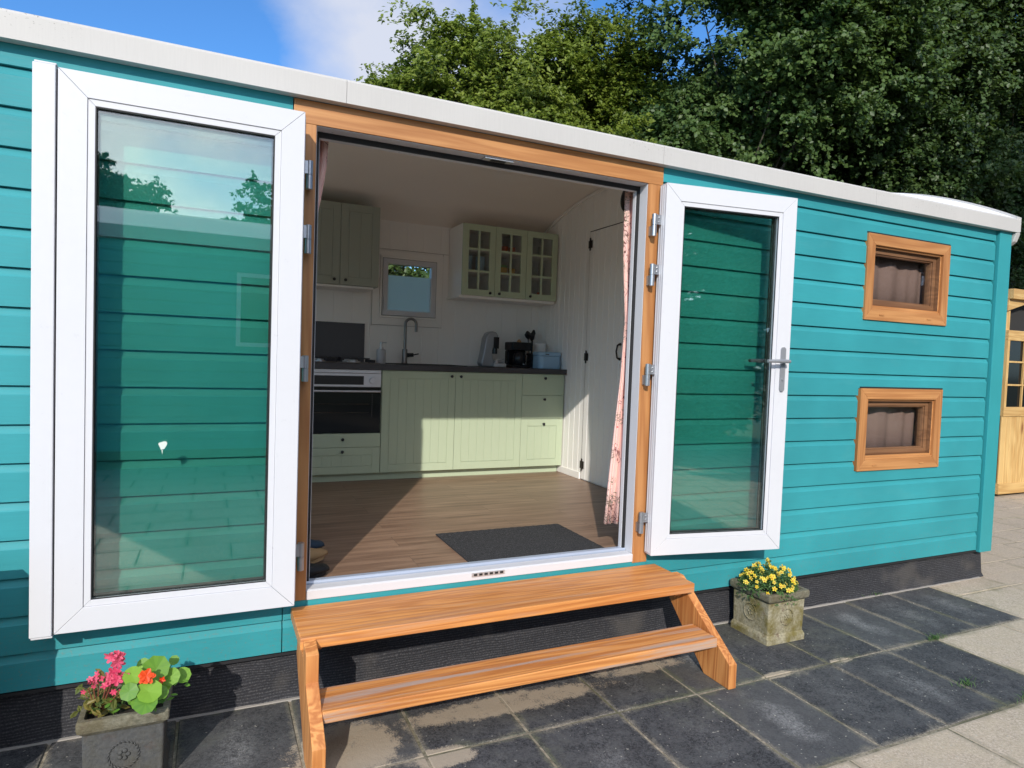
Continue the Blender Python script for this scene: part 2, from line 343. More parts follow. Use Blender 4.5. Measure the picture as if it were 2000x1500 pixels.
g.color(g.mix(g.ramp(f2, [(.45, 0.0), (.6, .7)]), g.ramp(f, [(.35, (.14, .12, .085)), (.65, (.42, .36, .27))]), (.07, .075, .03))); g.bump(f, .5, .004)
M['soil'] = mat('grass_soil', (.05, .07, .02), .95); g = NG(M['soil']); f = g.noise(g.mapping(), 3, 8, .7); g.color(g.ramp(f, [(.3, (.03, .045, .012)), (.7, (.09, .10, .035))])); g.bump(f, .6, .05)
def m_concrete_pot(name, a, b, moss, amt):
    m = mat(name, a, .9); g = NG(m); f = g.noise(g.mapping(), 60, 6, .7); h = g.noise(g.mapping(), 7, 5, .7); k = g.noise(g.mapping(loc=(3, 1, 0)), 11, 5, .7)
    c = g.mix(g.ramp(f, [(.3, 0.0), (.7, 1.0)]), a, b); c = g.mix(g.ramp(h, [(.42, 0.0), (.62, amt)]), c, moss); c = g.mix(g.ramp(k, [(.58, 0.0), (.7, .7*amt)]), c, (.10, .05, .03))
    g.color(c); g.bump(g.math('ADD', f, h), .8, .006); return m
M['pot'] = m_concrete_pot('mossy_concrete', (.20, .175, .11), (.44, .40, .28), (.16, .13, .035), 1.0)
M['potgrey'] = m_concrete_pot('grey_concrete', (.055, .055, .055), (.105, .103, .098), (.075, .065, .035), .4)
M['potrim'] = m_concrete_pot('mossy_rim', (.09, .085, .055), (.24, .22, .16), (.10, .075, .03), .6)
M['earth'] = mat('potting_soil', (.02, .014, .01), .95)
def m_leaf(name, c0, c1, trans=.35, rough=.45):
    m = bpy.data.materials.new(name); m.use_nodes = True; g = NG(m)
    at = g.n('ShaderNodeAttribute', attribute_name='tone')
    c = g.mix(at.outputs['Fac'], c0, c1); g.color(c); g.b.inputs['Roughness'].default_value = rough; g.b.inputs['Specular IOR Level'].default_value = .35
    tl = g.n('ShaderNodeBsdfTranslucent'); ct = g.mix(.5, c, (.16, .24, .02)); g.l(ct, tl.inputs[0])
    mx = g.n('ShaderNodeMixShader'); mx.inputs[0].default_value = trans
    out = m.node_tree.nodes['Material Output']; g.l(g.b.outputs[0], mx.inputs[1]); g.l(tl.outputs[0], mx.inputs[2]); g.l(mx.outputs[0], out.inputs[0]); return m
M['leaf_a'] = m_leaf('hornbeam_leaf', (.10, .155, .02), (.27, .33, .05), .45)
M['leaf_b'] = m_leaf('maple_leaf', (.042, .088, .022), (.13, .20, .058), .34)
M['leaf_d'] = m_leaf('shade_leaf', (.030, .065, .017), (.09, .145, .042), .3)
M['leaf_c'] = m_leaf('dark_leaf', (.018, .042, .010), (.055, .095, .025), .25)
M['bark'] = mat('bark', (.10, .08, .055), .9); g = NG(M['bark']); f = g.noise(g.mapping((6, 6, 1)), 5, 6, .7); g.color(g.ramp(f, [(.3, (.035, .03, .02)), (.7, (.16, .13, .085))])); g.bump(f, .7, .03)
def m_pink():
    m = mat('pink_floral_cloth', (.80, .50, .44), .8); g = NG(m)
    base = g.mix(g.ramp(g.noise(g.mapping(), 2.5, 2), [(.3, 0.0), (.7, 1.0)]), (.80, .52, .46), (.80, .52, .46))
    n = g.noise(g.mapping(), 14, 2, .5, 1.4); line = g.ramp(g.math('ABSOLUTE', g.math('SUBTRACT', n, .5)), [(.012, 1.0), (.022, 0.0)])
    pm = g.ramp(g.noise(g.mapping(loc=(1, 3, 2)), 7, 2), [(.50, 0.0), (.54, 1.0)])
    c = g.mix(g.math('MULTIPLY', line, pm), base, (.16, .035, .04))
    n2 = g.noise(g.mapping((1, 1, 2.4), (5, 2, 7)), 17, 2, .5, 2.0); line2 = g.ramp(g.math('ABSOLUTE', g.math('SUBTRACT', n2, .5)), [(.02, 1.0), (.035, 0.0)])
    pm2 = g.ramp(g.noise(g.mapping(loc=(7, 3, 4)), 6, 2), [(.57, 0.0), (.61, 1.0)])
    c = g.mix(g.math('MULTIPLY', line2, pm2), c, (.07, .10, .05))
    pm3 = g.ramp(g.noise(g.mapping((1, 1, 2), (2, 8, 1)), 9, 2), [(.69, 0.0), (.71, 1.0)]); c = g.mix(pm3, c, (.50, .05, .06))
    g.color(c); return m
M['pink'] = m_pink()
M['browncloth'] = mat('brown_cloth', (.22, .14, .12), .85); M['skin'] = None
M['blue'] = mat('pale_blue_enamel', (.30, .46, .60), .35); M['porcelain'] = mat('white_ceramic', (.75, .75, .76), .3); M['grey'] = mat('silver_plastic', (.30, .31, .33), .35, .3)
M['paper'] = mat('paper', (.82, .80, .78), .9); M['soap'] = mat('grey_ceramic', (.48, .48, .50), .5)
M['yellowcup'] = mat('yellow_glaze', (.70, .42, .07), .3); M['greencup'] = mat('green_glaze', (.14, .30, .09), .3); M['redcup'] = mat('red_glaze', (.55, .13, .06), .35)
M['spruce_z'] = m_wood('shed_boards', (.74, .50, .20), (.52, .29, .09), 'z', .55, .8, ring=.45, bump=.25, knots=True); M['spruce_x'] = m_wood('shed_rails', (.72, .48, .19), (.50, .28, .09), 'x', .55, .8, ring=.45, bump=.25)
M['tan'] = mat('tan_suede', (.42, .27, .13), .9); M['navy'] = mat('navy_cloth', (.03, .06, .10), .8)

# ================================================================ GROUND
GZ = -0.22
gm = MB(); gm.add([(-400, -400, GZ-.03), (400, -400, GZ-.03), (400, 400, GZ-.03), (-400, 400, GZ-.03)], [(0, 1, 2, 3)])
tagp(gm.build('ground', M['soil']), kind='structure')
gm = MB(); gm.box(-9, 14, -9, 3.9, GZ-.026, GZ-.004)
tagp(gm.build('sand_bed', M['joint']), kind='structure')
def slabs(mb, x0, x1, y0, y1, dx, dy, rs, skip=None, gap=.009, zj=.0015, stag=0):
    ny = int(round((y1-y0)/dy))
    for j in range(ny):
        a0 = y0+j*dy
        xs = x0 + (stag if j % 2 else 0)
        nx = int(round((x1-xs)/dx))
        for i in range(nx):
            b0 = xs+i*dx; cx, cy = b0+dx/2, a0+dy/2
            if skip and skip(cx, cy): continue
            z = GZ + rs.uniform(-zj, zj); t1 = rs.uniform(-zj, zj)*.8; t2 = rs.uniform(-zj, zj)*.8; tone = rs.uniform(0, 1)
            X0, X1, Y0, Y1 = b0+gap/2, b0+dx-gap/2, a0+gap/2, a0+dy-gap/2; c = .004
            top = [(X0+c, Y0+c, z-t1-t2), (X1-c, Y0+c, z+t1-t2), (X1-c, Y1-c, z+t1+t2), (X0+c, Y1-c, z-t1+t2)]
            mid = [(X0, Y0, z-.005), (X1, Y0, z-.005), (X1, Y1, z-.005), (X0, Y1, z-.005)]
            bot = [(p[0], p[1], z-.035) for p in mid]
            uvq = [(0, 0), (1, 0), (1, 1), (0, 1)]
            fs = [(0, 1, 2, 3)] + [(4+k, 4+(k+1) % 4, (k+1) % 4, k) for k in range(4)] + [(8+k, 8+(k+1) % 4, 4+(k+1) % 4, 4+k) for k in range(4)]
            mb.add(top+mid+bot, fs, 0, tone, [uvq]+[[(0, 0)]*4]*8)
rs = random.Random(3)
def in_dark(x, y): return (-.62 < y < .05 and -9 < x < 4.40) or (-1.23 < y <= -.6 and -9 < x < 3.56)
dk = MB(); slabs(dk, -6.705, 4.41, -.572, .03, .4275, .602, rs); slabs(dk, -6.705, 3.555, -1.176, -.574, .4275, .602, rs)
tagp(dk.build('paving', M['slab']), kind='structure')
bg = MB(); slabs(bg, 4.412, 11.9, -.572, .03, .602, .4, rs); slabs(bg, 4.412, 11.9, -.172, .228, .602, .2, rs, lambda x, y: x < 5.3 or y < .03)
slabs(bg, 3.556, 11.9, -1.176, -.574, .602, .602, rs)
slabs(bg, -6.66, 12.0, -8.4, -1.178, .602, .4012, rs, stag=.3)
slabs(bg, 5.32, 12, .23, 3.84, .45, .30, rs, stag=.225)
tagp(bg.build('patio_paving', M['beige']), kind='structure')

# ================================================================ THE HUT
S = .14
def wall_profile(z0, z1):
    pts = []
    for k in range(0, 18):
        b = k*S
        pts += [(.0, b+.004), (.0, b+.106), (.0030, b+.1105), (.0125, b+.131), (.015, b+.1363), (.024, b+.1363), (.024, b+.1402), (.0, b+.1408)]
    out = []
    for (a, b) in zip(pts[:-1], pts[1:]):
        za, zb = a[1], b[1]
        if zb < z0-1e-9 or za > z1+1e-9: continue
        def at(z): return (a[0] if abs(zb-za) < 1e-9 else a[0]+(b[0]-a[0])*(z-za)/(zb-za), z)
        p = a if za >= z0 else at(z0); q = b if zb <= z1 else at(z1)
        if not out or out[-1] != p: out.append(p)
        out.append(q)
    return out
def strip(mb, x0, x1, z0, z1, y=0.0, sgn=1):
    pr = wall_profile(z0, z1); n = len(pr)
    vs = [(x0, y+sgn*p[0], p[1]) for p in pr]+[(x1, y+sgn*p[0], p[1]) for p in pr]
    mb.add(vs, [(i, i+1, n+i+1, n+i) for i in range(n-1)])
W1 = (3.552, 4.375, 1.605, 2.150); W2 = (3.565, 4.385, .634, 1.168)
def build_hut(name, label, x_left, x_right, full):
    hut = thing(name, label, 'tiny house', (2.0 if full else (x_left+x_right)/2, 0, 0))
    return hut
hut = thing('tiny_house', 'long teal tiny house with arched white roof and its glazed double doors folded open', 'tiny house', (2, 0, 0))
O = (2, 0, 0)
XL, XR, YB = -2.75, 5.03, 3.10
w = MB()
strip(w, XL, -2.55, .0, 2.33); strip(w, -2.55, -1.05, .0, .45); strip(w, -2.55, -1.05, 2.12, 2.33); strip(w, -1.05, .094, .0, 2.33)
strip(w, .098, 1.958, .0, .2165)
strip(w, .098, 1.958, 2.312, 2.33)
strip(w, 1.960, W1[0], .0, 2.33)
strip(w, W1[0], W1[1], .0, W2[2]); strip(w, W1[0], W1[1], W2[3], W1[2]); strip(w, W1[0], W1[1], W1[3], 2.33)
strip(w, W1[1], 4.895, .0, 2.33)
w.box(.0945, .0975, .02, .03, 0, 2.3)
wall = w.build('wall', M['teal'], hut, O)
w = MB()                                           # sides and back of the shell, and what closes the wall behind the cladding
w.box(XL, XL+.1, .03, YB, 0, .95); w.box(XL, XL+.1, .03, YB, 2.1, 2.34); w.box(XL, XL+.1, .03, .4, .95, 2.1); w.box(XL, XL+.1, 2.6, YB, .95, 2.1); w.box(XR-.10, XR-.002, .03, YB, 0.003, 2.34); w.box(XL+.1, -2.1, YB-.05, YB, 0, 2.38); w.box(-.7, 1.10, YB-.05, YB, 0, 2.38); w.box(-2.1, -.7, YB-.05, YB, 0, .9); w.box(-2.1, -.7, YB-.05, YB, 2.2, 2.38); w.box(1.74, XR-.1, YB-.05, YB, 0, 2.38)
w.box(1.10, 1.74, YB-.05, YB, 0, 1.54); w.box(1.10, 1.74, YB-.05, YB, 2.20, 2.38)
w.box(XL+.1, -2.55, .03, .05, 0, 2.33); w.box(-2.55, -1.05, .03, .05, 0, .45); w.box(-2.55, -1.05, .03, .05, 2.12, 2.33); w.box(-1.05, .094, .03, .05, 0, 2.33); w.box(1.965, 3.55, .03, .05, 0, 2.33); w.box(4.39, XR-.1, .03, .05, 0, 2.33); w.box(3.55, 4.39, .03, .05, 0, .63); w.box(3.55, 4.39, .03, .05, 1.172, 1.6); w.box(3.55, 4.39, .03, .05, 2.155, 2.33)
w.box(.094, 1.965, .03, .05, 0.001, .215)
w.build('shell', M['teal_v'], hut, O)
# corner board: two boards meeting at the corner
w = MB(); w.box(4.905, 5.045, -.022, .0265, -.012, 2.312); w.box(5.031, 5.0455, .028, .13, -.011, 2.30)
w.build('corner_board', M['teal_v'], hut, O, bevel=.003)
w = MB(); w.box(XL, XR-.03, .004, .030, -.014, -.002); w.build('drip_board', M['blackmat'], hut, O)
# chassis netting between the boards and the paving
w = MB(); nx = 260; zs = [-.004, -.05, -.10, -.15, -.19, GZ+.002]
vs = []
for j, z in enumerate(zs):
    for i in range(nx+1):
        x = XL+(5.0-XL)*i/nx
        y = .032+.006*math.sin(x*9.1)*math.sin(z*30)+.004*math.sin(x*31+z*40)+(.0 if j < 5 else -.008)
        vs.append((x + (j*.012 if i == nx else 0), y, z))
w.add(vs, [(j*(nx+1)+i, j*(nx+1)+i+1, (j+1)*(nx+1)+i+1, (j+1)*(nx+1)+i) for j in range(len(zs)-1) for i in range(nx)])
w.build('netting_skirt', M['skirt'], hut, O, smooth=True)
w = MB(); w.box(XL, 5.0, .012, .026, GZ-.004, GZ+.006); w.build('edging_strip', mat('pale_edging', (.36, .33, .30), .8), hut, O)
w = MB(); w.box(XL+.1, XR-.15, .06, YB, .02, .20); w.build('chassis', M['blackmat'], hut, O)

# roof
def roof_front(y, end=0.0):
    u = y+.04
    base = .385*u if u < .7 else .2695+.385*(u-.7)*(1-(u-.7)/1.8)
    para = .435*(1-((1.5-y)/1.54)**2)
    t = end
    return 2.410+base*(1-t)+para*t
def roof_z(y, end=0.0):
    if y <= 1.5: return roof_front(y, end)
    return 2.410+(roof_front(1.5, end)-2.410)*math.sqrt(max(0, 1-((y-1.5)/1.72)**2))
ys = [-.04+1.54*i/22 for i in range(23)]+[1.5+1.70*i/22 for i in range(1, 23)]
xs = [XL-.08, 0, 3.2]+[3.6+.1*i for i in range(15)]+[5.07]
def sm(t): t = max(0, min(1, t)); return t*t*(3-2*t)
w = MB(); vs = []
for x in xs:
    e = sm((x-4.55)/.45)
    for y in ys: vs.append((x, y, roof_z(y, e)))
n = len(ys)
w.add(vs, [(i*n+j, i*n+j+1, (i+1)*n+j+1, (i+1)*n+j) for i in range(len(xs)-1) for j in range(n-1)])
roof = w.build('roof', mat('roof_skin', (.84, .83, .80), .8), hut, O, smooth=True)
# folded metal edge on the eaves, slightly rounded at the top
fas = [(y_+.05, z_+.012) for y_, z_ in ((-.088, 2.300), (-.1, 2.300), (-.1, 2.388), (-.096, 2.397), (-.086, 2.4015), (-.074, 2.402), (-.074, 2.396), (-.088, 2.388))]
w = MB()
joints = [XL-.09, -1.15, .30, 1.92, 3.55, 5.085]
for a, b_ in zip(joints[:-1], joints[1:]): w.prism([(p[0], p[1]) for p in fas], 'x', a+.0008, b_-.0008)
w.prism([(-.038, 2.3125), (-.038, 2.319), (-.003, 2.322), (-.003, 2.3135)], 'x', XL-.08, 5.03)
fa = bpy.data.materials['roof_edging']; g = NG(fa); bc = g.b.inputs['Base Color']; src = bc.links[0].from_socket
sp = g.noise(g.mapping((1, 1, 1.2)), 80, 3, .6); zone = g.noise(g.mapping((.9, .1, .1), (2.2, 0, 0)), 2.2, 2); zc = g.n('ShaderNodeSeparateXYZ'); g.l(g.c.outputs['Object'], zc.inputs[0])
top = g.ramp(zc.outputs['Z'], [(.0, 0.0), (1.0, 1.0)]); zm = g.n('ShaderNodeMapRange'); zm.inputs[1].default_value = 2.33; zm.inputs[2].default_value = 2.39; g.l(zc.outputs['Z'], zm.inputs[0])
dm = g.math('MULTIPLY', g.math('MULTIPLY', g.ramp(sp, [(.62, 0.0), (.67, 1.0)]), g.ramp(zone, [(.56, 0.0), (.64, 1.0)])), zm.outputs[0])
g.color(g.mix(g.math('MULTIPLY', dm, .75), src, (.10, .09, .06)))
w.build('roof_edging', fa, roof)
for o_ in list(roof.children): o_.location = (-2, 0, 0)
# arched end trim
w = MB(); prof = []
for y in ys: prof.append((y, roof_z(y, 1.0)))
up = [(y, z+.012) for y, z in prof]; dn = [(y, z-.085-.05*max(0, .12-abs(y+.04))) for y, z in prof]
vs = []; k = len(ys)
for x in (5.045, 5.10):
    for p in up: vs.append((x, p[0]-.006, p[1]))
    for p in dn: vs.append((x, p[0]-.006, p[1]))
fs = []
for i in range(k-1):
    fs += [(i, i+1, 2*k+i+1, 2*k+i), (k+i, k+i+1, 3*k+i+1, 3*k+i), (i, i+1, k+i+1, k+i), (2*k+i, 2*k+i+1, 3*k+i+1, 3*k+i)]
fs += [(0, k, 3*k, 2*k)]
w.add(vs, fs); w.build('roof_end_trim', M['fascia'], roof, (2, 0, 0)).location = (0, 0, 0)
w = MB(); w.prism([(-.05, 2.31), (-.03, 2.25), (.0, 2.225), (.05, 2.25), (.06, 2.31)], 'x', 5.05, 5.098); w.build('gutter_end', M['fascia'], roof, (2, 0, 0), bevel=.006)
# gable
w = MB(); poly = [(.02, 2.0), (.02, 2.3)]+[(y, roof_z(y, 1.0)-.03) for y in ys if .02 < y < YB]+[(YB, 2.0)]
w.prism(poly, 'x', XR-.04, XR-.006); w.build('gable', M['teal_v'], hut, O)

# ---- interior shell
FX0, FX1 = -2.6, 2.76
w = MB(); w.box(FX0, FX1-.002, .10, 2.98, .205, .24); floor = w.build('floor', M['floor'], hut, O)
def ceil_z(y):
    return min(2.30+.44*math.sqrt(max(0, 1-((y-1.5)/1.6)**2)), (roof_z(y)-.035) if y < 1.5 else 9)
w = MB(); cy = [.10+2.9*i/40 for i in range(41)]
vs = [(x, y, ceil_z(y)) for x in (FX0, FX1+.02) for y in cy]
w.add(vs, [(j, j+1, 41+j+1, 41+j) for j in range(40)]); w.build('ceiling', M['ceiling'], hut, O, smooth=True)
w = MB(); vs = []
for y in cy:
    z = ceil_z(y); vs += [(FX1-.018, y, z-.004), (FX1-.018, y, z-.03), (FX1-.0015, y, z-.004), (FX1-.0015, y, z-.03)]
w.add(vs, [(4*i+a, 4*i+b_, 4*i+4+b_, 4*i+4+a) for i in range(40) for a, b_ in ((0, 1), (1, 3), (0, 2))])
w.build('ceiling_trim', M['innerwhite'], hut, O)
def vgroove(axis, fixed, a0, a1, z0f, z1f, sgn, pitch=.088, ph=0.0, g=.004, d=.005):
    """tongue and groove boards standing upright; profile in plan, extruded in z"""
    mb = MB(); pts = [(a0, 0)]; t = a0+ph
    while t < a1:
        if t-g > a0 and t+g < a1: pts += [(t-g, 0), (t, d), (t+g, 0)]
        t += pitch
    pts.append((a1, 0)); vs = []
    for (a, q) in pts:
        p = fixed+sgn*q
        x, y = (a, p) if axis == 'x' else (p, a)
        vs += [(x, y, z0f(a) if callable(z0f) else z0f), (x, y, z1f(a) if callable(z1f) else z1f)]
    mb.add(vs, [(2*i, 2*i+1, 2*i+3, 2*i+2) for i in range(len(pts)-1)]); return mb
# back wall with its window opening
KW = (1.16, 1.70, 1.60, 2.15)
bw = MB()
for (a0, a1, z0, z1) in ((FX0, -2.1, .24, 2.6), (-2.1, -.7, .24, .9), (-2.1, -.7, 2.2, 2.6), (-.7, KW[0], .24, 2.6), (KW[1], FX1, .24, 2.6), (KW[0], KW[1], .24, KW[2]), (KW[0], KW[1], KW[3], 2.6)):
    p = vgroove('x', 2.98, a0, a1, z0, (lambda a: ceil_z(2.98)+.01) if z1 == 2.6 else z1, 1, pitch=.16, ph=(-(a0-FX0) % .16), g=.0025, d=.003); bw.add(p.v, p.f)
bw.build('inner_back_wall', M['innerwhite'], hut, O)
bw = MB(); bw.box(1.066, 1.798, 2.9765, 2.9785, 2.2115, 2.2145); bw.box(1.066, 1.798, 2.9765, 2.9785, 2.47, 2.473); bw.box(1.0915, 1.0945, 2.9765, 2.9785, 1.53, 2.21); bw.box(1.7455, 1.7485, 2.9765, 2.9785, 1.53, 2.21); bw.box(1.095, 1.745, 2.9765, 2.9785, 1.5315, 1.5345); bw.build('wall_joint', mat('joint_shadow', (.28, .24, .21), .8), hut, O)
# partition on the right, with the flush cupboard door in it
rw = MB()
p = vgroove('y', FX1, 1.95+.10, 2.98, .24, ceil_z, 1, ph=.06); rw.add(p.v, p.f)
p = vgroove('y', FX1, .09, 1.49, .24, ceil_z, 1, ph=.04); rw.add(p.v, p.f)
p = vgroove('y', FX1, 1.49, 2.05, 2.392, ceil_z, 1, ph=.07); rw.add(p.v, p.f)
rw.box(FX1+.02, FX1+.05, .09, 3.0, .2, 2.42)
rw.build('partition_wall', M['innerwhite'], hut, O)
p = vgroove('y', FX1+.002, 1.494, 2.046, .246, 2.386, 1, ph=.045); cd_ = p.build('cupboard_door', M['innerwhite'], hut, O)
w = MB(); w.box(FX1+.001, FX1+.01, 1.489, 1.4935, .24, 2.39, 1); w.box(FX1+.003, FX1+.01, 2.0475, 2.050, .24, 2.39, 1); w.box(FX1-.001, FX1+.01, 1.494, 2.046, 2.3865, 2.3925); w.build('door_gap', [M['blackmat'], bpy.data.materials['joint_shadow']], cd_)
for z in (2.28, 1.311, .371):
    w = MB(); w.box(FX1-.006, FX1, 2.028, 2.034, z-.05, z+.05); w.box(FX1-.006, FX1-.001, 2.036, 2.062, z-.032, z+.032); w.box(FX1-.006, FX1-.001, 2.002, 2.026, z-.032, z+.032); w.lathe([(.006, z-.055), (.006, z+.055)], (FX1-.008, 2.031, 0), 8)
    w.build('hinge', M['iron'], cd_, bevel=.001)
w = MB(); w.tube([(FX1-.002, 1.515, 1.42), (FX1-.03, 1.515, 1.41), (FX1-.04, 1.515, 1.36), (FX1-.03, 1.515, 1.31), (FX1-.002, 1.515, 1.30)], [.012, .007, .007, .007, .012], 8); w.build('handle', M['iron'], cd_, smooth=True)
for o_ in cd_.children: o_.location = (-2, 0, 0)
w = MB(); w.box(FX1-.014, FX1-.001, 2.056, 2.46, .2405, .30); w.build('skirting_board', M['innerwhite'], hut, O, bevel=.003)
w = MB()                                            # left end, lining of the front wall
w.box(FX0-.04, FX0, .09, 3.0, .2, .95); w.box(FX0-.04, FX0, .09, 3.0, 2.1, 2.42); w.box(FX0-.04, FX0, .09, .4, .95, 2.1); w.box(FX0-.04, FX0, 2.6, 3.0, .95, 2.1)
def lining(x0, x1, z0): w.add([(x0, .10, z0), (x1, .10, z0), (x1, .10, 2.46), (x0, .10, 2.46)], [(0, 1, 2, 3)])
lining(-1.05, .185, .24); lining(FX0, -2.55, .24); lining(1.872, FX1, .24); lining(.185, 1.872, 2.262); lining(-2.55, -1.05, 2.12); w.add([(-2.55, .1, .24), (-1.05, .1, .24), (-1.05, .1, .45), (-2.55, .1, .45)], [(0, 1, 2, 3)])
w.build('inner_front_wall', M['innerwhite'], hut, O)

# ---- oak framed opening
w = MB(); w.ring(-2.1, -.7, .9, 2.2, .06, 2.95, YB+.005); fill_win = w.build('window', M['innerwhite'], hut, O, bevel=.0015); tagp(fill_win, 'added unseen window in the back wall, lets in fill light')  # unseen window, added to let daylight into the dim room
w = MB(); w.box(-2.05, -.75, 3.02, 3.024, .95, 2.15); w.build('pane', M['clear'], fill_win).location = (-2, 0, 0)
w = MB(); w.box(XL+.04, XL+.045, .4, 2.6, .95, 2.1); w.build('pane', M['clear'], fill_win).location = (-2, 0, 0)  # unseen end wall pane, added so that sun brightens the room
fr = MB()
fr.box(.098, .189, -.004, .055, .2180, 2.2165)
fr.box(.098, 1.9575, -.0055, .055, 2.217, 2.311)
fr.m = [0]*6+[1]*6
fr.box(1.866, 1.9575, -.004, .055, .2095, 2.2165, 0)
frame = fr.build('door_frame', [M['oak_z'], M['oak_x']], hut, O, bevel=.0015)
w = MB()
w.box(.1895, .1915, .001, .068, .262, 2.213); w.box(1.8635, 1.8657, .001, .068, .262, 2.213); w.box(.1905, 1.865, .001, .066, 2.2135, 2.2163)
w.box(.19, .214, .078, .105, .262, 2.19); w.box(1.846, 1.8655, .078, .105, .262, 2.19); w.box(.1905, 1.865, .078, .105, 2.19, 2.262)
w.build('jamb_lining', M['white'], frame, bevel=.001).location = (-2, 0, 0)
w = MB(); w.box(.19, .2105, .0685, .0775, .262, 2.195); w.box(1.8485, 1.8655, .0685, .0775, .262, 2.195); w.box(.1905, 1.865, .0665, .0775, 2.192, 2.2165)
w.build('gasket', M['rubber'], frame).location = (-2, 0, 0)
w = MB(); w.prism([(-.006, .2175), (-.008, .256), (.0, .2605), (.055, .262), (.055, .2175)], 'x', .1905, 1.8655)
w.prism([(.062, .2225), (.062, .268), (.070, .274), (.098, .274), (.098, .2225)], 'x', .1905, 1.8655); w.box(.1905, 1.8655, .0555, .0615, .2225, .2575, 1)
w.m = w.m[:7]+[2]*7+w.m[14:]; th = w.build('threshold', [M['white'], M['blackmat'], mat('threshold_alloy', (.50, .56, .68), .35, .35)], frame, bevel=.0012); th.location = (-2, 0, 0)
w = MB()
w.box(.945, 1.115, -.0125, -.0085, .236, .2545, 0)
for i in range(6): w.box(.955+i*.027, .972+i*.027, -.0142, -.0127, .240, .2505, 1)
w.build('strike_plate', [M['steel'], M['blackmat']], frame, bevel=.0005).location = (-2, 0, 0)
w = MB(); w.box(.95, 1.095, .008, .05, 2.207, 2.213); w.box(.985, 1.06, .016, .042, 2.205, 2.2065, 1); w.build('strike_plate', [M['steel'], M['blackmat']], frame).location = (-2, 0, 0)

# ---- the two glazed door leaves; local x runs from hinge edge outward, y<0 is towards the viewer
def leaf(loc, rotz, W, H, mirror, label, astragal, handle):
    s = -1 if mirror else 1
    def X(mb):
        mb.v = [(s*v[0], v[1], v[2]) for v in mb.v]; return mb
    w = MB(); w.ring(0, W, 0, H, .086, -.035, .035, gap=.0012)
    w.ring(.0865, W-.0865, .0865, H-.0865, .0225, -.0305, .033, gap=.0008)
    w.box(-.0035, -.0005, -.020, .028, .01, H-.01); w.box(-.006, -.0035, -.006, .006, .01, H-.01); w.box(-.006, -.0035, .016, .024, .01, H-.01)
    d = X(w).build('door', M['white'], hut, (0, 0, 0), bevel=.0014, loc=(loc[0]-2, loc[1], loc[2]), rotz=rotz); tagp(d, label)
    g0, g1 = .109, W-.109
    w = MB(); w.ring(g0-.004, g1+.004, g0-.004, H-g0+.004, .008, -.0285, -.0245); w.ring(g0-.004, g1+.004, g0-.004, H-g0+.004, .012, -.010, .0115); w.ring(g0-.004, g1+.004, g0-.004, H-g0+.004, .008, .0250, .029)
    X(w).build('gasket', M['rubber'], d)
    w = MB(); w.box(g0-.003, g1+.003, -.0145, -.0105, g0-.003, H-g0+.003); w.box(g0-.003, g1+.003, .012, .016, g0-.003, H-g0+.003); X(w).build('glass_pane', M['glass'], d)
    if astragal:
        w = MB(); w.box(W+.006, W+.072, -.038, .012, -.004, H+.004); w.box(W+.0005, W+.0055, -.022, .02, .002, H-.002, 1); w.box(W+.004, W+.068, -.034, .010, H+.0045, H+.012); w.box(W+.004, W+.068, -.034, .010, -.012, -.0045)
        X(w).build('astragal', [M['white'], M['blackmat']], d, bevel=.0025)
    for h in (1.90-.15, 1.645-.15, 1.11-.15, .335-.15): pass
    if handle:
        hx = W-.045; z0 = 1.005
        for sg, nm in ((-1, 'handle'), (1, 'handle')):
            yb = sg*.035
            w = MB(); pl = []
            for k in range(17):
                t = math.pi*k/16; pl.append((hx+.0145*math.cos(t), .245/2-.0145+.0145*math.sin(t)))
            for k in range(17):
                t = math.pi+math.pi*k/16; pl.append((hx+.0145*math.cos(t), -.245/2+.0145+.0145*math.sin(t)))
            zc = z0
            w.prism([(p[0], p[1]+zc) for p in pl], 'y', yb, yb+sg*.009)
            w.tube([(hx, yb+sg*.008, z0+.045), (hx, yb+sg*.030, z0+.045), (hx, yb+sg*.045, z0+.045)], [.011, .0105, .010], 14)
            w.tube([(hx+.012, yb+sg*.047, z0+.045), (hx-.02, yb+sg*.050, z0+.045), (hx-.075, yb+sg*.049, z0+.0445), (hx-.128, yb+sg*.046, z0+.043)], [.0095, .0105, .0095, .0088], 12)
            w.lathe([(.0075, 0), (.0075, .004)], (hx, yb+sg*.009 - (.004 if sg < 0 else 0), z0-.055), 14, axis='y')
            X(w).build(nm, M['grey'] if sg < 0 else M['blackmat'], d, smooth=40)
    return d
dl = leaf((.127, -.105, .25), 0, .809, 1.965, True, 'left door leaf with a wide closing bar along its outer edge', True, False)
ang = math.asin((.205-.085)/.80)
dr = leaf((1.933, -.085, .266), -ang, .80, 1.945, False, 'right door leaf with a grey lever handle', False, True)
# shift the right leaf so that its front face, not its middle plane, starts at the hinge corner
dr.location = (1.933-2+math.sin(-ang)*-.035*-1, -.085+math.cos(ang)*.035, .266)
# dried bird dropping on the left pane
w = MB(); rs_ = random.Random(5); pl = []
for k in range(18):
    a = 2*math.pi*k/18; pl.append((-.352+.0125*math.cos(a)*(1+.3*math.sin(3*a)), .910+.018*math.sin(a)*(1+.25*math.sin(2*a+1))))
w.prism([(x-.127, z-.25) for x, z in pl], 'y', -.0155, -.0148)
w.prism([(-.356-.127, .893-.25), (-.352-.127, .893-.25), (-.353-.127, .876-.25)], 'y', -.0155, -.0148); w.build('dropping', mat('chalky_white', (.6, .66, .6), .9), dl)
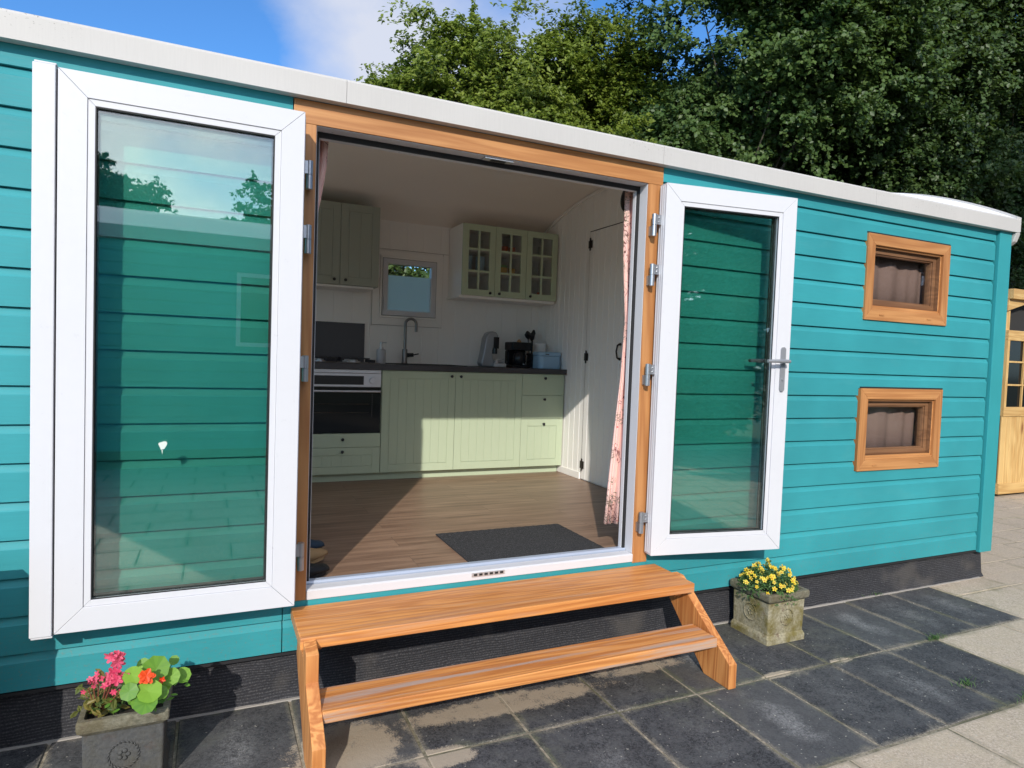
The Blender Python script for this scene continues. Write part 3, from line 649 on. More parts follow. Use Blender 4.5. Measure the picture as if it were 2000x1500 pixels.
# hinges
for (hx, zs_, inv) in ((.160, ((2.055, 1.941), (1.795, 1.68), (1.26, 1.154), (.478, .362)), dl), (1.884, ((2.053, 1.94), (1.795, 1.683), (1.275, 1.162), (.492, .38)), dr)):
    for (za, zb) in zs_:
        w = MB(); zm = (za+zb)/2
        w.lathe([(.0085, zb-.002), (.0135, zb), (.0135, zm-.0015), (.011, zm-.0005), (.011, zm+.0005), (.0135, zm+.0015), (.0135, za), (.0085, za+.002)], (hx, -.042, 0), 18)
        w.box(hx-.008, hx+.008, -.034, -.006, zb+.004, zm-.003)
        sgn = -1 if inv is dl else 1
        w.box(hx+sgn*.008, hx+sgn*(.030 if inv is dl else .046), -.054, -.046, zm+.003, za-.003)
        w.lathe([(.004, -.058), (.004, -.054)], (hx+sgn*.022, 0, zm+.018), 8, axis='y'); w.lathe([(.004, -.058), (.004, -.054)], (hx+sgn*.022, 0, zm+.038), 8, axis='y')
        w.build('hinge', M['hinge'], frame, smooth=35).location = (-2, 0, 0)

# ---- two small oak windows
def small_window(W_, label):
    x0, x1, z0, z1 = W_
    w = MB(); w.ring(x0, x1, z0, z1, .070, -.012, .045, gap=.001, m2=1)
    w.box(x0+.0705, x1-.0705, -.006, .042, z0+.0705, z0+.084)
    o = w.build('window', [M['oak_x'], M['oak_z']], hut, O, bevel=.0015); tagp(o, label)
    w = MB(); w.ring(x0+.0705, x1-.0705, z0+.0845, z1-.0705, .014, .032, .075); w.ring(x0+.086, x1-.086, z0+.100, z1-.085, .030, .028, .075)
    w.ring(x0+.1185, x1-.1185, z0+.1305, z1-.1155, .008, .036, .072)
    w.build('sash', M['sash'], o, bevel=.0015).location = (-2, 0, 0)
    w = MB(); w.box(x0+.12, x1-.12, .052, .056, z0+.132, z1-.117); w.build('pane', M['clear'], o).location = (-2, 0, 0)
    for cx in (x0+.16, x1-.19):
        w = MB(); w.box(cx-.022, cx+.022, -.0165, -.0125, z0+.030, z0+.040)
        w.build('drain_cap', M['oak_x'], o, bevel=.002).location = (-2, 0, 0)
    w = MB(); w.ring(x0+.0705, x1-.0705, z0+.0842, z1-.0705, .011, .004, .0315); w.build('bead', M['oak_x'], o, bevel=.001).location = (-2, 0, 0)
    w = MB(); w.box(x1-.0835, x1-.0815, .0045, .0315, z0+.096, z1-.082); w.box(x0+.082, x1-.0836, .0045, .0315, z1-.084, z1-.082); w.build('reveal', M['sash'], o).location = (-2, 0, 0)
    w = MB(); w.box(x0-.002, x1+.007, -.0035, .02, z1+.001, z1+.010); w.box(x1+.001, x1+.007, -.0035, .02, z0, z1+.0008); w.build('shadow_gap', M['blackmat'], o).location = (-2, 0, 0)
    return o
w = MB(); w.ring(-2.55, -1.05, .45, 2.12, .07, -.012, .098); fill_win = w.build('window', M['oak_x'], hut, O, bevel=.0015); tagp(fill_win, 'added unseen front window left of the doors, lets in sun to brighten the room')  # added out of view so that sun through it lifts the indoor light
w = MB(); w.box(-2.49, -1.11, .04, .044, .51, 2.06); w.build('pane', M['clear'], fill_win).location = (-2, 0, 0)
small_window(W1, 'upper small oak framed window'); small_window(W2, 'lower small oak framed window')
def cloth(name, label, cat, material, rows, nfold, depth, loc, solid=.002, group=None, ncol=64, seed=0, sharp=1.0):
    """rows: list of (z, x0, x1, y) ; a gathered cloth with folds"""
    rr = random.Random(seed); ph = [rr.uniform(0, 6.28) for _ in range(6)]
    mb = MB(); vs = []
    for (z, x0, x1, y) in rows:
        for i in range(ncol+1):
            t = i/ncol
            a = math.sin(2*math.pi*nfold*t+ph[0]+.5*math.sin(3*t+ph[1]+z*.7)); a = a*abs(a)**(sharp-1)
            f = a*(.65+.45*math.sin(5.3*t+ph[4]))+.45*math.sin(2*math.pi*nfold*1.83*t+ph[2]+z*.9)*math.sin(4*t+ph[5]+z)
            vs.append((x0+(x1-x0)*t+.004*math.sin(nfold*9*t+ph[3]), y+depth*f, z))
    n = ncol+1
    mb.add(vs, [(j*n+i, j*n+i+1, (j+1)*n+i+1, (j+1)*n+i) for j in range(len(rows)-1) for i in range(ncol)])
    o = mb.build(name, material, None, loc, smooth=True, solid=solid); o.location = loc
    return tagp(o, label, cat, group)
for W_, lab, sd_ in ((W1, 'brown gathered curtain behind the upper small window', 4), (W2, 'brown gathered curtain behind the lower small window', 9)):
    cloth('curtain', lab, 'curtain', M['browncloth'], [(W_[3]-.05, W_[0]+.1, W_[1]+.0, .115), ((W_[2]+W_[3])/2, W_[0]+.1, W_[1]-.01, .115), (W_[2]+.05, W_[0]+.1, W_[1]-.02, .118)], 3.6, .013, ((W_[0]+W_[1])/2, .115, W_[3]-.05), group='brown curtains in the small windows', seed=sd_)
# ---- kitchen window in the back wall
w = MB(); w.ring(1.095, 1.745, 1.535, 2.195, .064, 2.966, 2.979); w.ring(1.16, 1.70, 1.60, 2.15, .018, 2.955, 3.06)
kw = w.build('window', M['innerwhite'], hut, O, bevel=.002); tagp(kw, 'small white window above the sink')
w = MB(); w.ring(1.1783, 1.6817, 1.6183, 2.1317, .0035, 2.958, 2.970); w.build('gasket', M['blackmat'], kw).location = (-2, 0, 0)
w = MB(); w.ring(1.182, 1.678, 1.622, 2.128, .047, 2.950, 3.02); w.build('sash', M['white'], kw, bevel=.003).location = (-2, 0, 0)
w = MB(); w.box(1.229, 1.631, 2.99, 2.994, 1.669, 2.081); w.build('pane', M['clear'], kw).location = (-2, 0, 0)
w = MB(); w.box(1.2295, 1.6305, 2.9965, 2.9985, 1.6695, 1.985)
fm = bpy.data.materials.new('foil'); fm.use_nodes = True; g = NG(fm); g.b.inputs['Base Color'].default_value = (.8, .8, .78, 1); tl = g.n('ShaderNodeBsdfTranslucent'); tl.inputs[0].default_value = (1.0, .93, .82, 1); mx = g.n('ShaderNodeMixShader'); mx.inputs[0].default_value = .92
out = fm.node_tree.nodes['Material Output']; g.l(g.b.outputs[0], mx.inputs[1]); g.l(tl.outputs[0], mx.inputs[2]); g.l(mx.outputs[0], out.inputs[0])
w.build('frosted_foil', fm, kw).location = (-2, 0, 0)
w = MB(); w.box(1.655, 1.672, 2.952, 2.962, 1.66, 1.70); w.tube([(1.664, 2.952, 1.68), (1.664, 2.93, 1.68), (1.664, 2.925, 1.63)], .006, 8); w.build('handle', M['steel'], kw, smooth=35).location = (-2, 0, 0)
w = MB(); w.box(1.186, 1.196, 2.95, 2.962, 1.66, 1.79); w.build('hinge', M['hinge'], kw, bevel=.002).location = (-2, 0, 0)

# ================================================================ KITCHEN
ku = thing('kitchen_unit', 'run of sage green base cabinets under one dark worktop', 'base cabinet', (1.2, 2.7, .24)); KO = (1.2, 2.7, .24)
YF = 2.38
w = MB(); w.box(-.35, .455, YF+.02, 2.97, .305, 1.145); w.box(1.062, 2.748, YF+.02, 2.97, .305, 1.145); w.box(.455, 1.062, YF+.02, 2.97, .305, .62); w.build('carcass', M['green'], ku, KO)
w = MB(); w.box(-.35, 2.735, YF+.062, YF+.08, .2405, .3045); w.build('plinth', M['green'], ku, KO, bevel=.001)
w = MB(); w.box(-.35, 2.7575, YF-.022, 2.972, 1.1455, 1.19); w.build('worktop', M['top'], ku, KO, bevel=.002)
def bead_door(mb, x0, x1, z0, z1, y, border=.062, pitch=.075):
    g = .0015; x0 += g; x1 -= g; z0 += g; z1 -= g
    mb.box(x0+.001, x1-.001, y+.0055, y+.0195, z0+.001, z1-.001)
    b = min(border, (z1-z0)*.28)
    mb.box(x0, x0+border, y, y+.005, z0, z1); mb.box(x1-border, x1, y, y+.005, z0, z1)
    mb.box(x0+border+.0002, x1-border-.0002, y+.0001, y+.005, z0, z0+b); mb.box(x0+border+.0002, x1-border-.0002, y+.0001, y+.005, z1-b, z1)
    a0, a1 = x0+border+.003, x1-border-.003; n = max(1, round((a1-a0)/pitch)); d = (a1-a0)/n
    for i in range(n): mb.box(a0+i*d+.0004, a0+(i+1)*d-.0004, y+.0008, y+.005, z0+b+.003, z1-b-.003)
def plain_front(mb, x0, x1, z0, z1, y):
    g = .0015; mb.box(x0+g, x1-g, y, y+.0195, z0+g, z1-g)
def knob(parent, x, y, z, mt=None, off=KO):
    w = MB(); w.lathe([(.0001, -.024), (.009, -.023), (.0125, -.018), (.011, -.012), (.005, -.009), (.005, -.002), (.009, 0)], (x, y, z), 14, axis='y')
    o = w.build('knob', mt or M['blackmat'], parent, off, smooth=40); o.location = (0, 0, 0); return o
def front(name, kind, x0, x1, z0, z1, kn, y=YF, parent=None, off=KO, mt='green'):
    w = MB(); (bead_door if kind == 'bead' else plain_front)(w, x0, x1, z0, z1, y)
    o = w.build(name, M[mt], parent or ku, off, bevel=.001, seg=1)
    if kn: knob(o, kn[0], y, kn[1], None, off)
    return o
front('cabinet_door', 'bead', -.35, .06, .308, 1.143, None); front('cabinet_door', 'bead', .06, .455, .308, 1.143, None)
front('cabinet_door', 'bead', 1.064, 1.694, .308, 1.143, (1.655, 1.105)); front('cabinet_door', 'bead', 1.694, 2.322, .308, 1.143, (1.737, 1.105))
front('drawer_front', 'plain', 2.322, 2.746, .95, 1.143, (2.545, 1.105)); front('drawer_front', 'plain', 2.322, 2.746, .738, .95, (2.545, .915)); front('drawer_front', 'bead', 2.322, 2.746, .308, .738, (2.545, .693))
front('drawer_front', 'plain', .455, 1.062, .521, .634, (.758, .586)); front('drawer_front', 'bead', .455, 1.062, .308, .521, (.758, .488))
# oven
ov = thing('oven', 'built in steel and black glass oven under the hob', 'oven', (.76, 2.6, .64)); OO = (.76, 2.6, .64)
w = MB(); w.box(.462, 1.055, YF+.02, 2.9, .636, 1.14); w.build('body', M['darksteel'], ov, OO)
w = MB(); w.box(.4625, 1.0555, YF-.002, YF+.019, 1.006, 1.112); w.box(.4625, 1.0555, YF+.002, YF+.019, 1.115, 1.142); w.build('control_panel', M['steel'], ov, OO, bevel=.002)
w = MB(); w.box(.53, .915, YF-.005, YF-.0025, 1.022, 1.092); w.build('display', M['black'], ov, OO, bevel=.001)
w = MB(); w.lathe([(.024, -.026), (.026, -.022), (.026, -.005), (.030, -.0045), (.030, -.002)], (.985, YF, 1.058), 28, axis='y'); w.build('dial', M['steel'], ov, OO, smooth=40)
w = MB(); w.box(.4625, 1.0555, YF-.006, YF+.019, .638, 1.002); od = w.build('oven_door', M['dark_glass'], ov, OO, bevel=.003)
w = MB(); w.tube([(.475, YF-.042, .972), (1.043, YF-.042, .972)], .0085, 14); w.box(.50, .515, YF-.042, YF-.0065, .966, .978); w.box(1.003, 1.018, YF-.042, YF-.0065, .966, .978); w.build('handle', M['steel'], od, OO, smooth=40).location = (0, 0, 0)
w = MB()
for z in (.868, .80): w.tube([(.50, YF-.0078, z), (.96, YF-.0078, z)], .0014, 6)
for i in range(12): w.lathe([(.0028, -.0075), (.0028, -.0062)], (.985, YF, .945-i*.016), 8, axis='y')
w.build('oven_rack', M['darksteel'], od, OO).location = (0, 0, 0)
# hob
hb = thing('gas_hob', 'black four burner gas hob on the worktop beside the soap bottle', 'hob', (.76, 2.68, 1.19)); HO = (.76, 2.68, 1.19)
w = MB(); w.box(.47, 1.06, 2.43, 2.93, 1.1905, 1.198); w.build('hob_plate', M['darksteel'], hb, HO, bevel=.003)
for (cx, cy_, r) in ((.60, 2.80, .045), (.60, 2.56, .035), (.86, 2.80, .035), (.86, 2.56, .05)):
    w = MB(); w.lathe([(r*1.3, 1.198), (r*1.25, 1.208), (r*.8, 1.209), (r*.8, 1.218), (.001, 1.220)], (cx, cy_, 0), 18); w.build('burner', M['steel'], hb, HO, smooth=40)
for cx in (.60, .86):
    w = MB()
    for yy in (2.46, 2.68, 2.90): w.box(cx-.115, cx+.115, yy-.005, yy+.005, 1.226, 1.236)
    for xx in (cx-.115, cx+.105, cx-.005): w.box(xx, xx+.01, 2.4655, 2.8945, 1.2265, 1.2355)
    for yy in (2.46, 2.90):
        for xx in (cx-.11, cx+.11): w.box(xx-.004, xx+.004, yy-.004, yy+.004, 1.1985, 1.2255)
    w.build('pan_support', M['blackmat'], hb, HO)
for i in range(4):
    w = MB(); w.lathe([(.015, 1.1985), (.014, 1.222), (.001, 1.223)], (1.015, 2.49+i*.09, 0), 14); w.build('control_knob', M['blackmat'], hb, HO, smooth=40)
w = MB(); w.box(.10, 1.037, 2.968, 2.9755, 1.1905, 1.535); o = w.build('splashback', mat('splashback_slate', (.022, .02, .026), .3), None, (.57, 2.97, 1.19), bevel=.001, loc=(.57, 2.97, 1.19)); tagp(o, 'dark rectangular splashback standing behind the gas hob', 'splashback')
# sink and tap
sk = thing('sink', 'black inset sink at the foot of the tap', 'sink', (1.5, 2.66, 1.19)); SO = (1.5, 2.66, 1.19)
w = MB(); 
w.box(1.2, 1.83, 2.47, 2.51, 1.1905, 1.196); w.box(1.2, 1.83, 2.84, 2.91, 1.1905, 1.196); w.box(1.2, 1.25, 2.5105, 2.8395, 1.1905, 1.196); w.box(1.77, 1.83, 2.5105, 2.8395, 1.1905, 1.196)
w.build('rim', M['blackmat'], sk, SO, bevel=.002)
w = MB(); w.box(1.2505, 1.7695, 2.511, 2.839, 1.1902, 1.1915); w.lathe([(.04, 1.1916), (.035, 1.193)], (1.5, 2.67, 0), 18); w.build('basin', M['black'], sk, SO)
tp = thing('kitchen_tap', 'tall bronze steel kitchen tap standing under the small window', 'tap', (1.31, 2.86, 1.196)); TO = (1.31, 2.86, 1.196)
tx, ty = 1.375, 2.86; TO = (tx, ty, 1.196); tp.location = TO
w = MB(); w.lathe([(.028, 1.1965), (.026, 1.205), (.024, 1.21), (.024, 1.32), (.015, 1.325)], (tx, ty, 0), 20); w.build('tap_body', M['darksteel'], tp, TO, smooth=40)
w = MB(); pts = [(tx, ty, 1.32), (tx, ty, 1.50)]+[(tx+.045-.045*math.cos(math.pi*k/10), ty-.03*(k/10), 1.55+.045*math.sin(math.pi*k/10)) for k in range(11)]+[(tx+.09, ty-.03, 1.48)]
w.tube(pts, .0125, 14); w.build('spout', M['darksteel'], tp, TO, smooth=50)
w = MB(); w.tube([(tx+.02, ty-.01, 1.27), (tx+.075, ty-.02, 1.275)], [.02, .017], 14); w.tube([(tx+.076, ty-.02, 1.275), (tx+.12, ty-.03, 1.285)], [.006, .005], 8); w.build('lever', M['black'], tp, TO, smooth=40)
# soap bottle
sb = thing('soap_dispenser', 'grey ceramic soap bottle with steel pump between hob and tap', 'soap dispenser', (1.148, 2.80, 1.19)); q = (1.148, 2.80, 1.19)
w = MB(); w.lathe([(.038, 1.1905), (.04, 1.195), (.04, 1.30), (.036, 1.312), (.018, 1.316)], (q[0], q[1], 0), 22); w.build('bottle', M['soap'], sb, q, smooth=40)
w = MB(); w.lathe([(.02, 1.316), (.02, 1.33), (.008, 1.332), (.008, 1.36), (.012, 1.362), (.012, 1.378), (.002, 1.38)], (q[0], q[1], 0), 16); w.tube([(q[0], q[1], 1.372), (q[0]+.045, q[1]-.01, 1.372)], .005, 8); w.build('pump', M['steel'], sb, q, smooth=40)
# unseen cream bed, added left of the picture to bounce sun into the room
bd = thing('bounce_bed', 'unseen cream bed added out of view on the left to bounce sunlight', 'bounce_bed', (-1.35, 1.95, .24)); q = (-1.35, 1.95, .24)
w = MB(); w.box(-2.35, -.36, 1.0, 2.9, .34, .46); w.build('frame', M['innerwhite'], bd, q, bevel=.01)
for x in (-2.3, -.41):
    for y in (1.05, 2.85): w = MB(); w.box(x-.03, x+.03, y-.03, y+.03, .2405, .3395); w.build('leg', M['innerwhite'], bd, q)
w = MB(); w.box(-2.33, -.38, 1.02, 2.88, .4605, .62); w.build('mattress', mat('cream_cloth', (.86, .83, .78), .9), bd, q, bevel=.04, seg=4)
w = MB(); w.box(-2.25, -1.65, 2.55, 2.87, .6205, .78); w.build('pillow', mat('pillow_cloth', (.85, .84, .82), .9), bd, q, bevel=.06, seg=4)
# wall cabinets
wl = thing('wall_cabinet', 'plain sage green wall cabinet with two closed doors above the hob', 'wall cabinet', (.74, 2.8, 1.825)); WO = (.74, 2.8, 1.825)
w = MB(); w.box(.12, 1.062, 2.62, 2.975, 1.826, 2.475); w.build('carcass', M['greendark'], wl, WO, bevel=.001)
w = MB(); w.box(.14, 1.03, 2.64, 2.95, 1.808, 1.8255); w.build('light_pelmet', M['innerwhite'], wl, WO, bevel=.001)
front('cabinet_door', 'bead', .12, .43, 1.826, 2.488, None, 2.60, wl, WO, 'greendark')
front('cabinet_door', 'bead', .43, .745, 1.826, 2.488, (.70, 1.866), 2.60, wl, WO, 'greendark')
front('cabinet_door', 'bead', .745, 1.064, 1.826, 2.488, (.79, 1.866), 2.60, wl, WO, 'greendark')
wr = thing('wall_cabinet', 'wall cabinet with three glazed lattice doors above the coffee machines', 'wall cabinet', (2.27, 2.8, 1.82)); RO = (2.27, 2.8, 1.82)
w = MB(); w.box(1.80, 1.818, 2.622, 2.975, 1.822, 2.452); w.box(2.728, 2.746, 2.622, 2.975, 1.822, 2.452); w.box(1.8185, 2.7275, 2.622, 2.975, 1.822, 1.84); w.box(1.8185, 2.7275, 2.622, 2.975, 2.434, 2.452); w.box(1.8185, 2.7275, 2.965, 2.975, 1.8405, 2.4335)
for xx in (2.113, 2.425): w.box(xx-.009, xx+.009, 2.622, 2.9645, 1.8405, 2.4335)
for (a, b_) in ((1.8185, 2.1035), (2.1225, 2.4155), (2.4345, 2.7275)):
    for z in (2.04, 2.235): w.box(a, b_, 2.65, 2.9645, z-.007, z+.007)
w.build('carcass', M['innerwhite'], wr, RO, bevel=.001)
w = MB(); w.box(1.79, 2.75, 2.64, 2.975, 1.80, 1.8215); w.build('bottom_board', M['innerwhite'], wr, RO, bevel=.001)
for i, (a, b_) in enumerate(((1.80, 2.113), (2.113, 2.425), (2.425, 2.746))):
    w = MB(); x0, x1, z0, z1 = a+.0015, b_-.0015, 1.823, 2.45
    w.ring(x0, x1, z0, z1, .055, 2.60, 2.62)
    xm = (x0+x1)/2; w.box(xm-.009, xm+.009, 2.604, 2.618, z0+.0552, z1-.0552)
    for z in (2.04, 2.235):
        w.box(x0+.0552, xm-.0092, 2.604, 2.618, z-.009, z+.009); w.box(xm+.0092, x1-.0552, 2.604, 2.618, z-.009, z+.009)
    d = w.build('glazed_door', M['green'], wr, RO, bevel=.001)
    w = MB(); w.box(x0+.053, x1-.053, 2.6185, 2.6205, z0+.053, z1-.053); w.build('pane', M['clear'], d, RO).location = (0, 0, 0)
    knob(d, (b_-.045, a+.045, a+.045)[i], 2.60, 1.852, None, RO)
def pot(name, label, cat, x, y, z, prof, m, group=None, n=18):
    w = MB(); w.lathe(prof, (0, 0, 0), n); o = w.build(name, m, None, (0, 0, 0), smooth=45, loc=(x, y, z)); return tagp(o, label, cat, group)
CG = 'crockery behind the cabinet glass'
can = [(.04, 0), (.042, .003), (.042, .14), (.03, .146), (.001, .147)]
pot('storage_canister', 'tall pale blue canister on the middle shelf, left one', 'canister', 1.90, 2.74, 2.047, can, M['blue'], CG); pot('storage_canister', 'tall pale blue canister on the middle shelf, right one', 'canister', 2.02, 2.74, 2.047, can, M['blue'], CG)
bowl = [(.03, 0), (.055, .012), (.066, .034), (.062, .034), (.05, .014), (.001, .008)]
pot('bowl', 'white bowl on the bottom shelf of the left glazed door', 'bowl', 2.02, 2.74, 1.8405, bowl, M['porcelain'], CG); pot('bowl', 'small dark bowl on the bottom shelf at the far left', 'bowl', 1.88, 2.74, 1.8405, bowl, M['grey'], CG)
pot('bowl', 'yellow bowl at the bottom of the middle door stack', 'bowl', 2.22, 2.72, 2.0475, bowl, M['yellowcup'], CG); pot('bowl', 'second yellow bowl stacked in the first', 'bowl', 2.22, 2.72, 2.068, bowl, M['yellowcup'], CG); pot('bowl', 'green bowl on top of the two yellow bowls', 'bowl', 2.22, 2.72, 2.09, bowl, M['greencup'], CG)
cup = [(.026, 0), (.03, .004), (.034, .06), (.031, .06), (.027, .008), (.001, .007)]
pot('cup', 'orange red cup on the top shelf behind the middle door, left', 'cup', 2.25, 2.72, 2.2425, cup, M['redcup'], CG); pot('cup', 'orange red cup on the top shelf behind the middle door, right', 'cup', 2.335, 2.74, 2.2425, cup, M['redcup'], CG); pot('cup', 'orange cup beside the yellow bowls', 'cup', 2.34, 2.74, 2.0475, cup, M['yellowcup'], CG)
pot('cup', 'clear silver cup on the bottom shelf behind the right door', 'cup', 2.52, 2.72, 1.8405, cup, M['porcelain'], CG); pot('jar', 'small orange jar on the bottom shelf behind the right door', 'jar', 2.63, 2.72, 1.8405, [(.03, 0), (.032, .05), (.026, .054), (.026, .068), (.001, .07)], M['redcup'], CG)
gl_ = [(.022, 0), (.026, .10), (.024, .10), (.02, .004), (.001, .003)]
for i, (x, z, l_) in enumerate(((2.50, 2.0475, 'middle shelf, left glass'), (2.58, 2.0475, 'middle shelf, middle glass'), (2.66, 2.0475, 'middle shelf, right glass'), (2.52, 2.2425, 'top shelf, left glass'), (2.63, 2.2425, 'top shelf, right glass'), (1.89, 2.2425, 'top shelf of the left door, left glass'), (2.02, 2.2425, 'top shelf of the left door, right glass'))):
    pot('drinking_glass', 'drinking glass in the glazed cabinet, '+l_, 'glass', x, 2.74, z, gl_, M['clear'], 'drinking glasses behind the cabinet glass', 14)
# pod coffee machine
pm = thing('pod_coffee_machine', 'silver grey upright pod coffee machine leaning forward on the worktop', 'coffee machine', (2.15, 2.72, 1.19)); q = (2.15, 2.72, 1.19)
w = MB(); prof = [(-.10, .0), (.125, .0), (.13, .03), (.10, .045), (.03, .05), (.0, .07), (-.005, .14), (.02, .2), (.045, .24), (.05, .285), (.03, .318), (-.01, .325), (-.05, .31), (-.075, .26), (-.09, .15), (-.105, .07), (-.115, .03)]
w.prism([(q[0]+a, q[2]+.0005+b_) for a, b_ in prof], 'y', q[1]-.055, q[1]+.06)
w.build('body', M['grey'], pm, q, bevel=.012, seg=3, smooth=50)
w = MB(); w.box(q[0]+.0, q[0]+.055, q[1]-.0595, q[1]-.0555, q[2]+.17, q[2]+.275); w.lathe([(.022, q[2]+.12), (.022, q[2]+.17)], (q[0]+.018, q[1]-.05, 0), 14); w.build('brew_head', M['black'], pm, q, bevel=.003)
w = MB(); w.box(q[0]-.0, q[0]+.12, q[1]-.09, q[1]-.0565, q[2]+.001, q[2]+.035); w.build('drip_tray', M['steel'], pm, q, bevel=.004)
w = MB(); w.tube([(q[0]+.03, q[1]-.075, q[2]+.06), (q[0]+.10, q[1]-.085, q[2]+.075)], [.007, .005], 8); w.lathe([(.02, q[2]+.0355), (.016, q[2]+.055), (.006, q[2]+.07)], (q[0]+.03, q[1]-.073, 0), 12); w.build('lever', M['steel'], pm, q, smooth=40)
# filter coffee maker
fmk = thing('filter_coffee_maker', 'black filter coffee maker with glass jug beside the silver machine', 'coffee maker', (2.43, 2.72, 1.19)); q = (2.43, 2.72, 1.19)
w = MB(); w.box(q[0]-.1, q[0]+.09, q[1]-.09, q[1]+.09, q[2]+.0005, q[2]+.03); w.box(q[0]-.1, q[0]+.09, q[1]+.02, q[1]+.09, q[2]+.0305, q[2]+.16); w.box(q[0]-.105, q[0]+.095, q[1]-.09, q[1]+.09, q[2]+.1605, q[2]+.238); w.build('body', M['black'], fmk, q, bevel=.01)
w = MB(); w.lathe([(.055, q[2]+.031), (.064, q[2]+.06), (.064, q[2]+.11), (.045, q[2]+.15)], (q[0]-.01, q[1]-.045, 0), 22); w.tube([(q[0]+.05, q[1]-.07, q[2]+.13), (q[0]+.095, q[1]-.09, q[2]+.12), (q[0]+.095, q[1]-.09, q[2]+.07), (q[0]+.055, q[1]-.07, q[2]+.05)], .007, 8); w.build('jug', M['black'], fmk, q, smooth=40)
w = MB(); w.lathe([(.010, q[2]+.0305), (.010, q[2]+.038)], (q[0]+.01, q[1]-.105, 0), 10); w.build('trim', M['steel'], fmk, q)
w = MB(); w.lathe([(.012, 0), (.02, .03), (.024, .05), (.014, .066), (.001, .07)], (0, 0, 0), 12); o = w.build('wooden_spoon', mat('spoon_wood', (.45, .25, .12), .7), None, loc=(2.50, 2.86, 1.39), smooth=True); o.location = (2.49, 2.85, 1.1905)
w2 = MB(); w2.tube([(0, 0, 0), (.0, 0, .2)], .006, 8); w2.tube([(0, 0, .2), (0, 0, .215), (.0, 0, .25), (0, 0, .27)], [.006, .018, .022, .008], 12)
bpy.data.objects.remove(o); o = w2.build('wooden_spoon', bpy.data.materials['spoon_wood'], None, loc=(2.50, 2.86, 1.1905), smooth=True); tagp(o, 'wooden spoon tip rising behind the black coffee maker', 'spoon')
# bread bin, paper roll, utensils
bb = thing('bread_bin', 'pale blue enamel bread bin at the right end of the worktop', 'bread bin', (2.66, 2.62, 1.19)); q = (2.634, 2.53, 1.19); bb.location = q
def rrect(hx, hy, r, n=8):
    pts = []
    for (cx, cy_, a0) in ((hx-r, hy-r, 0), (-hx+r, hy-r, 90), (-hx+r, -hy+r, 180), (hx-r, -hy+r, 270)):
        for k in range(n+1):
            a = R_(a0+90*k/n); pts.append((cx+r*math.cos(a), cy_+r*math.sin(a)))
    return pts
w = MB(); w.prism([(q[0]+a, q[1]+b_) for a, b_ in rrect(.116, .09, .05)], 'z', q[2]+.0005, q[2]+.115); w.build('bin', M['blue'], bb, q, bevel=.004, smooth=40)
w = MB(); w.prism([(q[0]+a, q[1]+b_) for a, b_ in rrect(.119, .093, .052)], 'z', q[2]+.1155, q[2]+.155); w.build('lid', M['blue'], bb, q, bevel=.012, seg=3, smooth=40)
w = MB(); w.box(q[0]-.062, q[0]-.025, q[1]-.0955, q[1]-.0925, q[2]+.128, q[2]+.136); w.build('label_plate', M['blackmat'], bb, q)
pot('paper_roll', 'white paper towel roll behind the blue bread bin', 'paper towel', 2.68, 2.76, 1.1905, [(.056, 0), (.056, .235), (.02, .235), (.02, .2), (.001, .2)], M['paper'], n=28)
ut = thing('utensil_pot', 'dark pot of black cooking utensils behind the paper roll', 'utensils', (2.62, 2.91, 1.19)); q = (2.66, 2.90, 1.1905); ut.location = q
w = MB(); w.lathe([(.045, q[2]), (.045, q[2]+.14), (.04, q[2]+.14), (.038, q[2]+.01), (.001, q[2]+.01)], (q[0], q[1], 0), 18); w.build('pot', M['blackmat'], ut, q, smooth=40)
for (dx, dy, h, rr_) in ((-.045, 0, .325, .034), (.01, .01, .34, .022), (-.015, -.02, .31, .028)):
    w = MB(); w.tube([(q[0]+dx*.3, q[1], q[2]+.012), (q[0]+dx, q[1]+dy, q[2]+h-.05)], .005, 8)
    w.tube([(q[0]+dx, q[1]+dy, q[2]+h-.05), (q[0]+dx, q[1]+dy-.004, q[2]+h-.03), (q[0]+dx*1.2, q[1]+dy-.01, q[2]+h), (q[0]+dx*1.4, q[1]+dy-.01, q[2]+h+.03)], [.006, rr_*.8, rr_, .008], 12); w.build('utensil', M['blackmat'], ut, q, smooth=40)
# plate on the partition
w = MB(); w.lathe([(.001, -.0), (.105, -.0), (.11, -.006), (.105, -.018), (.085, -.02), (.08, -.012), (.001, -.012)], (0, 0, 0), 32, axis='x'); o = w.build('wall_clock', M['blackmat'], None, loc=(FX1-.002, 1.47, 2.555), smooth=40); tagp(o, 'round dark clock high on the partition behind the pink curtain', 'clock')
# doormat
w = MB(); vs = []; N = 60; Mx = 43
for j in range(Mx+1):
    for i in range(N+1): vs.append((-.4+.8*i/N, -.29+.58*j/Mx, .008+.0012*math.sin(i*1.7)*math.sin(j*1.3)))
w.prism([(-.402, -.292), (.402, -.292), (.402, .292), (-.402, .292)], 'z', 0.0003, .007)
w.add(vs, [(j*(N+1)+i, j*(N+1)+i+1, (j+1)*(N+1)+i+1, (j+1)*(N+1)+i) for j in range(Mx) for i in range(N)])
o = w.build('doormat', M['mat'], None, loc=(1.405, .428, .2405)); tagp(o, 'flat dark grey doormat on the wood floor inside the doors', 'doormat')
